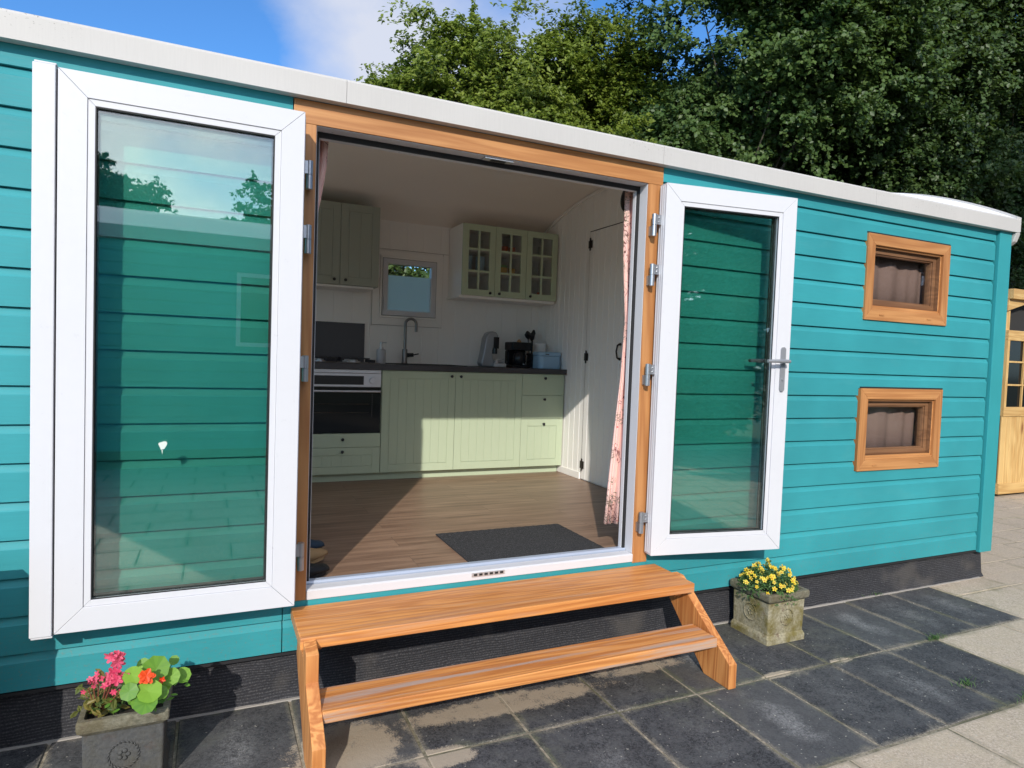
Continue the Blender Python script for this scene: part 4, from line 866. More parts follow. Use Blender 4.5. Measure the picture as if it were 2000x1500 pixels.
# pink curtains
rows = [(2.235, 1.848, 1.935, .18), (2.10, 1.845, 1.93, .175), (1.94, 1.842, 1.925, .17), (1.75, 1.852, 1.92, .165), (1.52, 1.868, 1.915, .16), (1.35, 1.862, 1.91, .16), (1.19, 1.855, 1.91, .16), (1.0, 1.838, 1.91, .16), (.8, 1.822, 1.905, .16), (.6, 1.806, 1.90, .16), (.385, 1.790, 1.895, .16), (.345, 1.80, 1.892, .16)]
cloth('curtain', 'pink floral curtain hanging at the right side of the open doorway', 'curtain', M['pink'], rows[:-1], 2.3, .018, (1.9, .17, 2.235), ncol=48, seed=3)
rows = [(2.24, .13, .268, .17), (2.1, .10, .262, .17), (1.95, .06, .240, .17), (1.86, .03, .222, .17), (1.75, .0, .19, .17), (1.2, -.05, .12, .17), (.5, -.08, .12, .17)]
cloth('curtain', 'pink floral curtain drawn aside behind the left door post', 'curtain', M['pink'], rows, 3.3, .018, (.15, .17, 2.24), ncol=60, seed=5)
w = MB(); w.tube([(-.1, .15, 2.265), (1.95, .15, 2.265)], .008, 10); o = w.build('curtain_rail', M['white'], None, (1, .15, 2.265), loc=(1, .15, 2.265)); tagp(o, 'thin white curtain rail above the open doorway inside', 'curtain rail')
# shoes by the left post
def shoe(name, label, loc, rot, m, tall, sole):
    t = thing(name, label, 'shoe', loc, 'shoes left inside the doorway', rot)
    w = MB(); n = 20; rings = []
    for k, z in enumerate((0, .018)):
        for i in range(n):
            a = 2*math.pi*i/n; x = .125*math.cos(a); wdt = .042+.010*math.cos(a); rings.append((x, wdt*math.sin(a), z))
    w.add(rings, [(i, (i+1) % n, n+(i+1) % n, n+i) for i in range(n)]+[tuple(range(n))[::-1], tuple(range(n, 2*n))]); w.build('sole', sole, t, bevel=.003)
    w = MB(); vs = []; K = 9
    for k in range(K):
        u = k/(K-1); x = .118-.236*u; hw = .036+.010*math.sin(u*math.pi)-.006*u
        h = .022+(.048 if tall else .035)*sm(u*1.7)+(.11*sm((u-.45)*3) if tall else 0)
        for i in range(9):
            a = math.pi*i/8; vs.append((x, hw*math.cos(a), .019+h*math.sin(a)**.7))
    w.add(vs, [(k*9+i, k*9+i+1, (k+1)*9+i+1, (k+1)*9+i) for k in range(K-1) for i in range(8)]+[tuple(range(9)), tuple((K-1)*9+i for i in range(9))])
    w.build('upper', m, t, smooth=True, solid=.003)
    return t
shoe('boot', 'dark blue ankle boot inside the doorway behind the tan shoe', (.24, .60, .2405), .5, M['navy'], True, M['blackmat'])
shoe('shoe', 'crumpled tan suede shoe inside the doorway by the left post', (.235, .36, .262), .75, M['tan'], False, M['tan'])
shoe('shoe', 'black slipper lying nearest the threshold by the left post', (.205, .20, .2405), .55, M['blackmat'], False, M['blackmat'])

# ================================================================ STEPS
st = thing('wooden_steps', 'two tread wooden steps in front of the open doorway', 'steps', (1.06, -.3, GZ)); TO = (1.06, -.3, GZ)
w = MB(); w.box(.128, 2.006, -.340, -.012, .150, .196); tr = w.build('tread', M['step'], st, TO, bevel=.004, seg=3); tagp(tr, 'broad smooth upper tread')
w = MB(); w.box(.186, 1.992, -.53, -.352, -.045, .0); tr2 = w.build('tread', M['step_low'], st, TO, bevel=.005, seg=3); tagp(tr2, 'narrow lower tread weathered grey in streaks')
side = [(-.36, .128), (-.30, .1445), (-.17, .1445), (-.15, .05), (-.45, GZ+.001), (-.622, GZ+.001), (-.622, -.10)]
side = [(-.352, .1447), (-.16, .1447), (-.148, .055), (-.44, GZ+.001), (-.61, GZ+.001), (-.61, -.115)]
sr = [(-.232, .168), (-.20, .1895), (-.145, .1895), (-.148, .055), (-.43, GZ+.001), (-.60, GZ+.001), (-.60, -.105)]
w = MB(); w.prism(sr, 'x', 2.0075, 2.052); w.build('side_board', M['step_side'], st, TO, bevel=.003)
w = MB(); w.prism([(-.342, .126), (-.17, .1446), (-.148, .055), (-.43, GZ+.001), (-.625, GZ+.001), (-.625, -.075)], 'x', .139, .1855)
w.prism([(-.425, .166), (-.3385, .1885), (-.3385, .05), (-.43, .04)], 'x', .1392, .1853)
w.build('side_board', M['step_side'], st, TO, bevel=.003)
w = MB(); w.prism([(-.30, .144), (-.04, .144), (-.04, .10), (-.24, .10)], 'x', .187, .222); w.prism([(-.30, .144), (-.04, .144), (-.04, .10), (-.24, .10)], 'x', 1.96, 1.998); w.build('cleat', M['step_side'], st, TO, bevel=.002)
w = MB()
w.lathe([(.014, 2.0065-.004), (.014, 2.007)], (0, -.20, .10), 16, axis='x'); w.build('bolt', M['darksteel'], st, TO)

# ================================================================ PLANTERS
def planter(name, label, x0, x1, y0, y1, body, rim):
    cx, cy_ = (x0+x1)/2, (y0+y1)/2; hx, hy = (x1-x0)/2, (y1-y0)/2
    t = thing(name, label, 'planter', (cx, cy_, GZ))
    w = MB(); secs = [(1.0, 0), (1.0, .03), (.955, .045), (.93, .05), (.955, .225)]
    def sq(k, z, rr=.004):
        pts = []
        for p in rrect(hx*k, hy*k, .008, 3): pts.append((p[0], p[1], z))
        return pts
    vs = []; 
    for k, z in secs: vs += sq(k, z)
    n = len(sq(1, 0)); fs = [(i*n+j, i*n+(j+1) % n, (i+1)*n+(j+1) % n, (i+1)*n+j) for i in range(len(secs)-1) for j in range(n)]+[tuple(range(n))[::-1]]
    w.add(vs, fs); w.build('pot_body', body, t)
    w = MB(); secs = [(.955, .2255), (1.06, .240), (1.075, .250), (1.075, .27), (1.05, .278), (.92, .278), (.90, .268), (.90, .235)]
    vs = []
    for k, z in secs: vs += sq(k, z)
    w.add(vs, [(i*n+j, i*n+(j+1) % n, (i+1)*n+(j+1) % n, (i+1)*n+j) for i in range(len(secs)-1) for j in range(n)]); w.build('rim', rim, t)
    w = MB(); w.add(sq(.905, .25), [tuple(range(n))]); w.build('soil', M['earth'], t)
    # raised wreath medallion on front and left side
    for axis in ('y', 'x'):
        w = MB(); R0 = .042
        for k in range(22):
            a = 2*math.pi*k/22; a2 = a+.32
            p0 = (R0*math.cos(a), R0*math.sin(a)); p1 = ((R0+.006)*math.cos(a2), (R0+.006)*math.sin(a2))
            d = -(hy*.945)
            if axis == 'y': pts = [(p0[0], d-.001, .14+p0[1]), (p1[0], d-.003, .14+p1[1])]
            else: pts = [(-(hx*.945)-.001, p0[0], .14+p0[1]), (-(hx*.945)-.003, p1[0], .14+p1[1])]
            w.tube(pts, [.003, .0015], 6)
        for k in range(5):
            a = 2*math.pi*k/5; c_ = (.013*math.cos(a), .14+.013*math.sin(a))
            if axis == 'y': w.lathe([(.008, d-.001), (.005, d-.003), (.001, d-.0035)], (c_[0], 0, c_[1]), 8, axis='y')
            else: w.lathe([(.008, -(hx*.945)-.001), (.005, -(hx*.945)-.003), (.001, -(hx*.945)-.0035)], (0, c_[0], c_[1]), 8, axis='x')
        w.build('medallion', body, t, smooth=True)
    return t
planter('planter', 'grey square concrete planter with pink and red flowers left of the steps', -.562, -.312, -.418, -.168, M['potgrey'], M['potrim'])
planter('planter', 'mossy square concrete planter with yellow flowers right of the steps', 2.548, 2.828, -.31, -.03, M['pot'], M['potrim'])

# ---- plants
def leafset(mb, c, nrm, r, kind, tone, m=0, lobes=9):
    n = Vector(nrm).normalized(); a = n.orthogonal().normalized(); b_ = n.cross(a)
    ang0 = random.uniform(0, 6.28); c = Vector(c)
    if kind == 'round':
        K = 16; vs = [c-n*r*.12]
        for k in range(K):
            t = 2*math.pi*k/K; rr = r*(1+.045*math.cos(lobes*t))*(1-.06*math.cos(t)); vs.append(c+(a*math.cos(t+ang0)+b_*math.sin(t+ang0))*rr + n*r*.05*math.sin(2*t))
        
        for k in range(K): mb.add([vs[0], vs[1+k], vs[1+(k+1) % K]], [(0, 1, 2)], m, max(0, min(1, tone+(.09 if k % 2 else -.05))))
    elif kind == 'petal':
        K = lobes; 
        for k in range(K):
            t = ang0+2*math.pi*k/K; d = a*math.cos(t)+b_*math.sin(t); e = n.cross(d)
            mb.add([c, c+d*r*.55+e*r*.34+n*r*.22, c+d*r*1.0+e*r*.22+n*r*.28, c+d*r*1.08+n*r*.24, c+d*r*1.0-e*r*.22+n*r*.28, c+d*r*.55-e*r*.34+n*r*.22], [(0, 1, 2, 3), (0, 3, 4, 5)], m, tone)
    else:
        d = a*math.cos(ang0)+b_*math.sin(ang0); e = n.cross(d)
        mb.add([c-d*r, c-d*r*.3+e*r*.42, c+d*r*.5+e*r*.32+n*r*.08, c+d*r-n*r*.15, c+d*r*.5-e*r*.32+n*r*.08, c-d*r*.3-e*r*.42], [(0, 1, 2, 3), (0, 3, 4, 5)], m, tone)
VIEW = Vector((.1, -.75, .55))
M['nast'] = m_leaf('nasturtium_leaf', (.10, .26, .035), (.26, .48, .05), .35); M['begleaf'] = m_leaf('begonia_leaf', (.05, .11, .02), (.22, .17, .04), .3)
M['pinkp'] = m_leaf('pink_petal', (.75, .05, .14), (.85, .16, .26), .3); M['redp'] = m_leaf('red_petal', (.85, .05, .012), (.9, .10, .02), .3)
M['yelp'] = m_leaf('yellow_petal', (.85, .62, .02), (.90, .74, .12), .3); M['yelc'] = mat('yellow_throat', (.45, .16, .01), .6); M['calleaf'] = m_leaf('calibrachoa_leaf', (.04, .11, .03), (.14, .24, .08), .3)
P1 = (-.445, -.34, .035)
bgn = thing('begonia', 'pink flowering begonia in the left half of the grey planter', 'flowering plant', (-.52, -.34, .03)); q = (-.52, -.34, .03)
wl_, wp_, ws_ = MB(), MB(), MB(); rb = random.Random(11)
for k in range(95):
    x = -.515+max(-.07, min(.07, rb.gauss(0, .038))); y = -.32+max(-.08, min(.08, rb.gauss(0, .045))); z = .045+abs(rb.gauss(0, .045))
    leafset(wl_, (x, y, z), (rb.gauss(0, .5), rb.gauss(-.6, .4), 1), rb.uniform(.014, .026), 'oval', rb.random())
    if k % 6 == 0: ws_.tube([(-.52, -.34, .03), (x, y, z)], .002, 5)
for (bx_, bz_, n_, r_) in ((-0.458, 0.237, 9, 0.020), (-0.461, 0.189, 9, 0.020), (-0.475, 0.167, 6, 0.015), (-0.515, 0.191, 5, 0.013), (-0.489, 0.171, 3, 0.011), (-0.532, 0.181, 3, 0.011), (-0.543, 0.157, 2, 0.010), (-0.454, 0.132, 3, 0.011)):
    c_ = Vector((bx_, -.40, bz_))
    wp_ = MB()
    for k in range(n_): leafset(wp_, c_+Vector((rb.gauss(0, .011), rb.gauss(0, .008), rb.gauss(0, .011))), (rb.gauss(0, .5), -1, rb.gauss(.4, .5)), r_*.85, 'petal', rb.random(), 0, 5)
    ws_.tube([(-.52, -.34, .03), tuple(c_+Vector((0, .02, -.01)))], .002, 5)
    wp_.build('flower', M['pinkp'], bgn, q)
wl_.build('leaves', M['begleaf'], bgn, q); ws_.build('stems', mat('red_stem', (.22, .07, .04), .6), bgn, q)
ns = thing('nasturtium', 'round leaved nasturtium with one orange red flower in the grey planter', 'flowering plant', (-.37, -.34, .03)); q = (-.37, -.34, .03)
wl_, wp_, ws_ = MB(), MB(), MB()
for (lx_, ly_, lz_, r_) in ((-0.414, -0.420, 0.186, 0.031), (-0.420, -0.450, 0.150, 0.029), (-0.347, -0.380, 0.179, 0.044), (-0.302, -0.370, 0.140, 0.031), (-0.265, -0.330, 0.122, 0.028), (-0.364, -0.450, 0.140, 0.040), (-0.370, -0.470, 0.113, 0.036), (-0.392, -0.460, 0.112, 0.024), (-0.330, -0.420, 0.115, 0.026), (-0.389, -0.330, 0.182, 0.022), (-0.394, -0.360, 0.169, 0.020), (-0.321, -0.370, 0.111, 0.022), (-0.297, -0.280, 0.157, 0.018), (-0.354, -0.380, 0.131, 0.024)):
    c_ = Vector((lx_, ly_, lz_)); leafset(wl_, c_, (rb.gauss(0, .18), -.95, .75+rb.gauss(0, .2)), r_*.96, 'round', rb.uniform(.2, 1), 0, rb.choice((7, 8, 9)))
    ws_.tube([(-.38+rb.gauss(0, .02), -.34, .03), tuple((c_+Vector((-.38, -.3, .02)))/2), tuple(c_+Vector((0, .006, -.004)))], .0018, 5)
for k in range(60):
    leafset(wl_, (-.38+rb.gauss(0, .05), -.33+rb.gauss(0, .04), .05+abs(rb.gauss(0, .035))), (rb.gauss(0, .5), -.5, 1), rb.uniform(.008, .016), 'oval', rb.uniform(0, .4))
c_ = Vector((-0.372, -0.430, 0.180))
for k in range(5): leafset(wp_, c_+Vector((rb.gauss(0, .003), rb.gauss(0, .003), rb.gauss(0, .003))), (rb.gauss(0, .3), -1, .5), .021, 'petal', rb.random(), 0, 5)
wp_.build('flower', M['redp'], ns, q); wp_ = MB(); leafset(wp_, Vector((-0.328, -0.400, 0.148)), (0, -1, .3), .011, 'petal', .2, 0, 5); leafset(wp_, Vector((-0.328, -0.400, 0.148)), (.2, -1, .4), .008, 'petal', .6, 0, 5); wp_.build('flower', M['redp'], ns, q)
ws_.tube([(-.38, -.34, .03), tuple(c_)], .002, 5)
wl_.build('leaves', M['nast'], ns, q, smooth=True); ws_.build('stems', mat('green_stem', (.12, .20, .04), .6), ns, q)
cal = thing('calibrachoa', 'low mound of small yellow flowers filling the mossy planter', 'flowering plant', (2.69, -.17, .03)); q = (2.69, -.17, .03)
wl_, wp_, wc_ = MB(), MB(), MB()
for k in range(2300):
    a = rb.uniform(0, 6.28); r0 = math.sqrt(rb.random()); x = 2.675+.165*r0*math.cos(a); y = -.175+.16*r0*math.sin(a); zt = .045+.11*(1-r0**2)**.6*(1.0+.35*math.sin(x*60)*math.sin(y*50)); z = .03+(zt-.03)*rb.random()**.4
    if r0 > .9 and rb.random() < .5: z -= rb.uniform(0, .05)
    leafset(wl_, (x, y, z), (rb.gauss(0, .7), rb.gauss(-.3, .7), 1), rb.uniform(.006, .012), 'oval', rb.random())
for k in range(98):
    a = rb.uniform(0, 6.28); r0 = math.sqrt(rb.random()); x = 2.675+.165*r0*math.cos(a); y = -.18+.16*r0*math.sin(a); z = .055+.11*(1-r0**2)**.6*(1.0+.35*math.sin(x*60)*math.sin(y*50))
    n_ = (-.25+rb.gauss(0, .35)+.6*r0*math.cos(a), -.7+rb.gauss(0, .35)+.6*r0*math.sin(a), .8)
    r_ = rb.uniform(.0095, .0140); wp_ = MB(); leafset(wp_, (x, y, z), n_, r_, 'petal', rb.random(), 0, 5); leafset(wp_, Vector((x, y, z))+Vector(n_).normalized()*.0035, n_, r_*.32, 'round', .5, 1); wp_.build('flower', [M['yelp'], M['yelc']], cal, q)
wl_.build('leaves', M['calleaf'], cal, q)
# weeds in the paving joints
def tuft(label, x, y, n, r, seed):
    rr = random.Random(seed); w = MB()
    for k in range(n):
        a = rr.uniform(0, 6.28); d = abs(rr.gauss(0, r)); l = rr.uniform(.015, .04); bx_, by_ = x+d*math.cos(a), y+d*math.sin(a)*.3
        dx, dy = rr.gauss(0, .6)*l, rr.gauss(0, .6)*l; wd = .0018
        w.add([(bx_-wd, by_, GZ-.002), (bx_+wd, by_, GZ-.002), (bx_+dx*.6+wd, by_+dy*.6, GZ+l*.6), (bx_+dx*.6-wd, by_+dy*.6, GZ+l*.6), (bx_+dx, by_+dy, GZ+l*.8)], [(0, 1, 2, 3), (3, 2, 4)], 0, rr.random())
    o = w.build('weed_tuft', M['calleaf'], None, (x, y, GZ), loc=(x, y, GZ)); tagp(o, label, 'weed', 'weeds in the paving joints')
tuft('green weed tuft in the paving joint right of the mossy planter', 3.545, -.572, 60, .04, 1)
tuft('larger weed tuft at the corner of the dark paving far right', 3.35, -1.178, 120, .07, 2)
tuft('sparse weed tuft in the second dark slab joint', 3.15, -.98, 40, .05, 3)
tuft('small weed tuft in the joint along the netting', 3.87, .02, 30, .03, 4)

# ================================================================ SHED BEYOND THE HUT
sh = thing('wooden_shed', 'unpainted wooden shed with lattice window beyond the right end of the hut', 'shed', (9.6, 1.9, GZ)); q = (9.6, 1.9, GZ)
X0, X1, Y = 8.64, 10.9, 1.9
w = MB(); n = 24
for i in range(n):
    a = X0+(X1-X0)*i/n; b_ = X0+(X1-X0)*(i+1)/n
    w.prism([(a+.001, Y+.004), (a+.006, Y), (b_-.006, Y), (b_-.001, Y+.004), (b_-.001, Y+.018), (a+.001, Y+.018)], 'z', -.06, .775)
w.build('board_panel', M['spruce_z'], sh, q)
w = MB(); w.box(X0, X1, Y-.012, Y+.03, GZ+.03, -.058); w.box(X0, X1, Y-.012, Y+.03, .777, .892); w.box(X0, X1, Y-.012, Y+.03, 1.712, 1.835); w.build('rail', M['spruce_x'], sh, q, bevel=.003)
w = MB(); w.box(X0-.02, X1, Y-.05, Y+.05, 2.215, 2.335); w.prism([(X0-.02, 2.214), (X0+.5, 2.214), (X0-.02, 2.07)], 'y', Y+.0, Y+.04); w.build('roof_beam', M['spruce_x'], sh, q, bevel=.003)
w = MB(); w.box(X0, X0+.045, Y-.01, Y+.028, .893, 1.711); w.box(X1-.08, X1, Y-.01, Y+.028, .893, 1.711)
for k in range(1, 6): w.box(X0+k*.37, X0+k*.37+.022, Y-.004, Y+.018, .893, 1.711)
for z in (1.165, 1.45): w.box(X0+.0455, X1-.0805, Y-.0055, Y+.0165, z-.011, z+.011)
w.build('lattice', M['spruce_z'], sh, q, bevel=.002)
w = MB(); w.box(X0+.046, X1-.081, Y+.020, Y+.024, .894, 1.71); w.build('window_pane', M['dark_glass'], sh, q)
w = MB(); w.box(X0-.0, X0+.09, Y+.032, Y+.12, GZ+.03, 2.213); w.build('post', M['spruce_z'], sh, q, bevel=.004)
w = MB(); w.box(X1-.09, X1, Y+.032, Y+.12, GZ+.03, 2.213); w.build('post', M['spruce_z'], sh, q, bevel=.004)
w = MB(); w.box(X0+.05, X1-.05, Y+.122, Y+2.2, GZ+.03, 2.2); w.build('cabin', mat('dark_boards', (.03, .028, .026), .8), sh, q)

# ================================================================ WHAT STANDS BEHIND THE VIEWER (seen mirrored in the glass, and shading the far trees)
oh = thing('tiny_house', 'second teal tiny house across the patio, mirrored in the left door glass', 'tiny house', (-.9, -6.3, 0)); q = (-.9, -6.3, 0); YO = -6.3; xr = .62
w = MB(); strip(w, -2.4, xr, 0, 2.50, YO, -1); w.build('wall', M['teal'], oh, q)
w = MB(); w.box(-2.4, xr-.01, YO-3.1, YO-.03, 0, 2.47); w.build('shell', M['teal_v'], oh, q)
w = MB(); w.box(xr-.002, xr+.12, YO-.12, YO+.02, -.01, 2.49); w.build('corner_board', M['teal_v'], oh, q, bevel=.003)
w = MB(); vs = []
for x in (-2.5, xr+.18):
    for y in ys: vs.append((x, YO-y, roof_z(y, 0)+.245))
w.add(vs, [(j, j+1, n_+j+1, n_+j) for n_ in (len(ys),) for j in range(len(ys)-1)]); w.build('roof', bpy.data.materials['roof_skin'], oh, q, smooth=True)
w = MB(); w.box(-2.5, xr+.19, YO+.088, YO+.1, 2.505, 2.66); w.build('roof_edging', M['fascia'], oh, q, bevel=.003)
w = MB(); w.box(-2.4, xr, YO-.05, YO-.04, GZ, 0); w.build('netting_skirt', M['skirt'], oh, q)
w = MB(); w.ring(.08, .54, 1.3, 2.22, .05, YO+.0, YO+.03); wn_ = w.build('window', M['white'], oh, q, bevel=.002)
w = MB(); w.box(.12, .50, YO+.005, YO+.01, 1.34, 2.18); w.build('pane', M['dark_glass'], wn_, q).location = (0, 0, 0)
gb = thing('shade_box', 'unseen slatted box left of the view, added to shade the wall', 'planter', (-1.6, -.32, GZ)); q = (-1.6, -.32, GZ)  # stand-in for an unknown object, added to cast the low wall shadow
w = MB()
for i in range(5):
    z0, z1 = GZ+.04+i*.155, GZ+.19+i*.155
    w.box(-2.3, -.935, -.42, -.40, z0, z1); w.box(-2.3, -.935, -.24, -.22, z0, z1); w.box(-.9345, -.915, -.42, -.22, z0, z1); w.box(-2.32, -2.3005, -.42, -.22, z0, z1)
w.build('slatted_sides', M['spruce_x'], gb, q, bevel=.003)
w = MB(); w.box(-2.29, -.94, -.395, -.245, GZ+.02, GZ+.78); w.build('soil', M['earth'], gb, q)

# ================================================================ TREES
def leaf_mesh(name, C, N, size, m, parent, loc, seed, aspect=.6, tone=None):
    """one mesh of many separate folded leaves. C centres (n,3), N preferred normals (n,3)"""
    r = np.random.default_rng(seed); n = len(C)
    N = N + r.normal(0, .55, (n, 3)); N /= np.linalg.norm(N, axis=1)[:, None]+1e-9
    A = r.normal(0, 1, (n, 3)); A[:, 2] -= .35; A -= (A*N).sum(1)[:, None]*N; A /= np.linalg.norm(A, axis=1)[:, None]+1e-9
    B = np.cross(N, A); s = size*r.uniform(.65, 1.25, n)[:, None]
    P = np.stack([C-A*s*.5, C+B*s*aspect*.5+A*s*.02+N*s*.10, C+A*s*.55-N*s*.06, C-B*s*aspect*.5+A*s*.02+N*s*.10], 1).reshape(-1, 3)
    P -= np.array(loc)
    me = bpy.data.meshes.new(name); me.vertices.add(4*n); me.vertices.foreach_set('co', P.astype(np.float32).ravel())
    idx = np.arange(4*n).reshape(n, 4); tri = np.concatenate([idx[:, [0, 1, 2]], idx[:, [0, 2, 3]]], 1).reshape(-1)
    me.loops.add(6*n); me.loops.foreach_set('vertex_index', tri.astype(np.int32)); me.polygons.add(2*n)
    me.polygons.foreach_set('loop_start', np.arange(0, 6*n, 3, dtype=np.int32))
    me.update(calc_edges=True)
    if tone is None: tone = r.random(n)
    at = me.attributes.new('tone', 'FLOAT', 'FACE'); at.data.foreach_set('value', np.repeat(np.clip(tone, 0, 1), 2).astype(np.float32))
    me.materials.append(m); o = bpy.data.objects.new(name, me); scene.collection.objects.link(o); o.parent = parent; return o
def tree(name, label, base, crown_c, crown_r, n_cl, per, leafsz, m, trunk_r, seed, cl_r=.5, group='trees standing behind the hut', shell=.55, limbs=26, aspect=.6, cat='tree', flat=.55, lobes=7, top=None, trunk_top=.0):
    r = np.random.default_rng(seed); t = thing(name, label, cat, base, group)
    base_v = np.array(base, float); cc = np.array(crown_c, float); cr = np.array(crown_r, float)
    # uneven outline: a few big boughs stick out of the main ellipsoid
    boughs = [(np.zeros(3), .82)]
    for k in range(lobes):
        d = r.normal(0, 1, 3); d /= np.linalg.norm(d); boughs.append((d*r.uniform(.45, .72), r.uniform(.30, .5)))
    cen = []
    while len(cen) < n_cl:
        b_ = boughs[r.integers(len(boughs))]; d = r.normal(0, 1, 3); d /= np.linalg.norm(d)
        rad = b_[1]*(1-(1-shell)*r.random()**1.6); p = b_[0]+d*rad
        if np.linalg.norm(p) > 1.12: continue
        cen.append(cc+p*cr)
    cen = np.array(cen)
    out = (cen-cc)/cr; out /= np.linalg.norm(out, axis=1)[:, None]+1e-9
    C = []; N = []; T = []
    for i, c in enumerate(cen):
        k = int(per*r.uniform(.5, 1.4)); rr = cl_r*r.uniform(.55, 1.35)
        # sprays: leaves sit along short twigs that run outwards from the cluster heart
        tw = max(3, k//14); dirs = r.normal(0, 1, (tw, 3)); dirs[:, 2] *= flat; dirs += out[i]*.55; dirs /= np.linalg.norm(dirs, axis=1)[:, None]
        ti = r.integers(0, tw, k); u = r.random(k)**.6
        p = c+dirs[ti]*(rr*u)[:, None]; p[:, 2] -= rr*.22*u**2; p += r.normal(0, rr*.07, (k, 3))
        C.append(p); nn = np.tile(np.array([-.22, -.5, .85]), (k, 1))+out[i]*.3; N.append(nn); T.append(np.clip(r.normal(.5, .16)+r.normal(0, .2, k), 0, 1))
    C = np.concatenate(C); N = np.concatenate(N); T = np.concatenate(T)
    leaf_mesh('crown', C, N, leafsz, m, t, base, seed+1, aspect, T)
    w = MB(); tt = cc+np.array([r.uniform(-.1, .1), r.uniform(-.1, .1), trunk_top])*cr
    wob = [base_v+(tt-base_v)*u+np.array([math.sin(u*5+seed)*.18, math.cos(u*4+seed)*.15, 0])*u for u in np.linspace(0, 1, 9)]
    w.tube([tuple(p) for p in wob], [trunk_r*(1-.75*u) for u in np.linspace(0, 1, 9)], 12)
    sel = cen[r.choice(len(cen), min(limbs, len(cen)), replace=False)]
    for c in sel:
        u = r.uniform(.35, .95); k = int(u*8); s0 = wob[k]; L_ = np.linalg.norm(c-s0)
        mid = s0+(c-s0)*.5+np.array([0, 0, .10*L_]); 
        pts = [s0+(mid-s0)*a*(2-a)*.5+(c-s0)*a*a*.5+r.normal(0, .012*L_, 3)*(0 < a < 1) for a in np.linspace(0, 1, 7)]
        r0 = trunk_r*.28*(1-.5*u); w.tube([tuple(p) for p in pts], [r0*(1-.85*a) for a in np.linspace(0, 1, 7)], 6, caps=False)
        for q_ in range(3):
            a = pts[4+q_ % 3]; e = a+r.normal(0, .35, 3)*cl_r*2; w.tube([tuple(a), tuple((a+e)/2+r.normal(0, .05, 3)), tuple(e)], [r0*.3, r0*.2, r0*.07], 4, caps=False)
    w.build('trunk', M['bark'], t, base, smooth=True)
    return t
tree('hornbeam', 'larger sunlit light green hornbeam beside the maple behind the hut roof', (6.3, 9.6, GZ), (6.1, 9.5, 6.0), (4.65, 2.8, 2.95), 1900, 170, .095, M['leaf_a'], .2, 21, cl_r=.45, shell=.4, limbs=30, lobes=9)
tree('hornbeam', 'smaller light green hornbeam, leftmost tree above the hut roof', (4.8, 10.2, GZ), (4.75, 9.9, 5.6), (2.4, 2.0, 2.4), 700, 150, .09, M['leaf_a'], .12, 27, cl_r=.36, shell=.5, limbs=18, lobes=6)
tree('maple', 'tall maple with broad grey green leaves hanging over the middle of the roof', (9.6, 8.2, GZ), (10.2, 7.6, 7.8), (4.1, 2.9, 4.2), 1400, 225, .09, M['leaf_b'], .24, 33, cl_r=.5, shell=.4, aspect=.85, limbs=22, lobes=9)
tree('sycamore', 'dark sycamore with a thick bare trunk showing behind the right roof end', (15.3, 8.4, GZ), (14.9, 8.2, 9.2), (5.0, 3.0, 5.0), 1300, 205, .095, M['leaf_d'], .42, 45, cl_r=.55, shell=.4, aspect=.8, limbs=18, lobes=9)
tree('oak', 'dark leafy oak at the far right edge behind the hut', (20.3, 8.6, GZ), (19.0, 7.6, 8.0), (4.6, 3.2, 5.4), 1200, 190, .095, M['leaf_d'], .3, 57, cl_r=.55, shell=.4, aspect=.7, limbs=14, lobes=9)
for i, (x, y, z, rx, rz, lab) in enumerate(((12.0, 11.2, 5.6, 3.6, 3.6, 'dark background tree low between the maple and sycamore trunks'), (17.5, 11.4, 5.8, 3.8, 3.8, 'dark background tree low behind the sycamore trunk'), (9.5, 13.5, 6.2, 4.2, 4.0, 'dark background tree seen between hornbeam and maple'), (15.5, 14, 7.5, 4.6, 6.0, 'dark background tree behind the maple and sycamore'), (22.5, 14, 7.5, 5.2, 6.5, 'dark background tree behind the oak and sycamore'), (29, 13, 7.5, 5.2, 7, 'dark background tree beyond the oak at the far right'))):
    tree('woodland_tree', lab, (x, y, GZ), (x, y, z), (rx, 2.8, rz), 520, 110, .17, M['leaf_c'], .22, 70+i, cl_r=.75, shell=.35, aspect=.7, limbs=14)
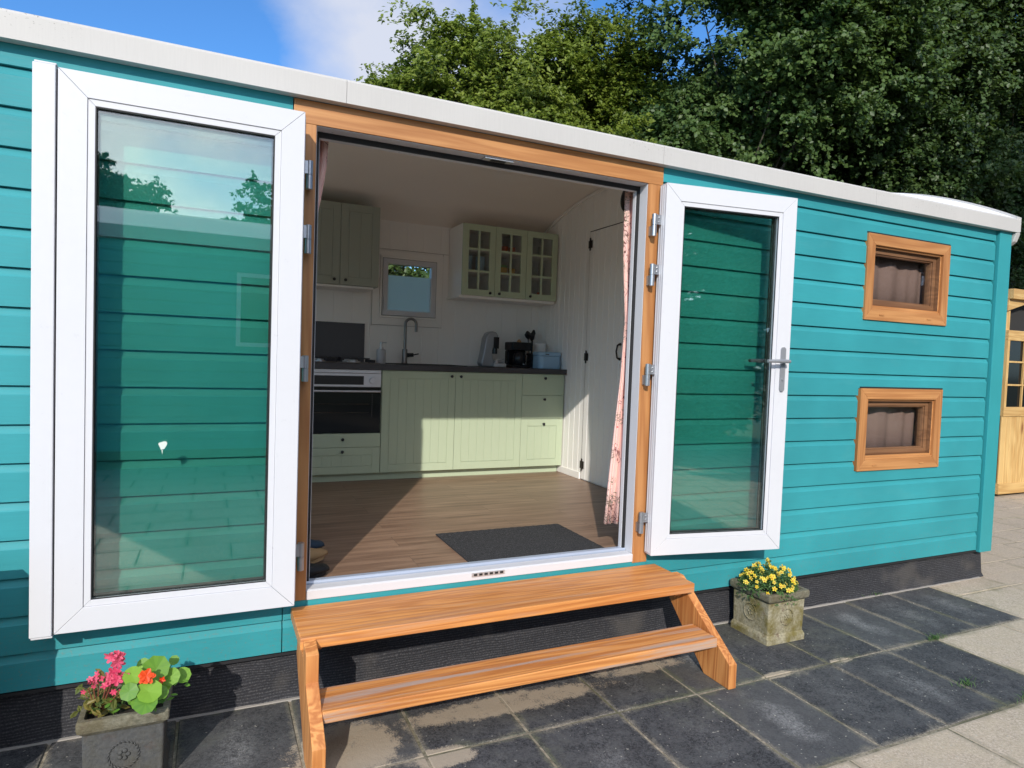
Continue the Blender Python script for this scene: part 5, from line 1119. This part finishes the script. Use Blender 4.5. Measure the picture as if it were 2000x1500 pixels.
for i, (x, y, z, rx, rz, lab) in enumerate(((2.1, 6.6, 1.9, 2.1, 2.6, 'leafy green shrub seen through the window above the sink'), (4.2, 5.6, 1.5, 1.5, 1.8, 'leafy shrub directly behind the middle of the hut'), (8.3, 5.2, 1.9, 1.9, 2.2, 'leafy shrub behind the right half of the hut'), (12.3, 5.6, 2.0, 2.2, 2.4, 'dark shrub beyond the right end of the hut'), (16.2, 6.0, 2.2, 2.3, 2.7, 'dark shrub behind the wooden shed'), (12.5, 9.5, 3.0, 3.2, 2.8, 'tall dark understorey shrub below the maple'), (18.0, 9.8, 3.2, 3.4, 2.9, 'tall dark understorey shrub below the sycamore'))):
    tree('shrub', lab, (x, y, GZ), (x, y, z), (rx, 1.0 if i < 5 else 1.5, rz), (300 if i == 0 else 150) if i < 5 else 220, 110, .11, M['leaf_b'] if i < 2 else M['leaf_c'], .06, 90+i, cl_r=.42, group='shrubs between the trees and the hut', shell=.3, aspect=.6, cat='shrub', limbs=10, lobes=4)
# trees on the viewer's side
tree('weeping_birch', 'weeping birch across the patio, mirrored in the left door glass', (-2.3, -13, GZ), (-2.25, -13, 3.75), (1.55, 1.3, 1.45), 700, 150, .10, M['leaf_c'], .12, 121, cl_r=.4, group='trees across the patio', shell=.4, limbs=20, lobes=5)
tree('garden_tree', 'round garden tree across the patio, mirrored at the right of the door glass', (2.0, -13.4, GZ), (1.6, -13.4, 3.6), (1.85, 1.5, 2.0), 700, 150, .12, M['leaf_b'], .14, 131, cl_r=.42, group='trees across the patio', shell=.4, limbs=16, lobes=5)
tree('tall_maple', 'tall maple across the patio to the right, whose crown shades the far trees', (8.5, -9.5, GZ), (10.5, -9.5, 12.5), (4.0, 3.4, 4.6), 420, 60, .24, M['leaf_c'], .35, 141, cl_r=.8, group='trees across the patio', shell=.3, aspect=.8, limbs=16)
tree('tall_maple', 'second tall maple further right across the patio, behind the first', (14.5, -9.0, GZ), (14.5, -9.0, 11.5), (4.4, 3.4, 6.0), 420, 60, .24, M['leaf_c'], .35, 151, cl_r=.8, group='trees across the patio', shell=.3, aspect=.8, limbs=16)
for i, (x, y, z, rx, rz, lab) in enumerate(((5.7, -9.8, 3.2, 2.3, 3.6, 'dense bushy tree across the patio, first of the row behind the patio corner'), (8.0, -8.2, 3.2, 2.1, 3.5, 'dense bushy tree across the patio, second of the row mirrored in the right door'), (12.2, -8.6, 3.4, 2.6, 3.9, 'dense bushy tree across the patio, middle of the row mirrored in the right door'), (17, -8.0, 3.4, 2.8, 3.9, 'dense bushy tree across the patio, farthest of the row mirrored in the right door'))):
    tree('bushy_tree', lab, (x, y, GZ), (x, y, z), (rx, 1.5, rz), 620, 130, .14, M['leaf_c'], .12, 171+i, cl_r=.5, group='trees across the patio', shell=.35, aspect=.7, limbs=8)
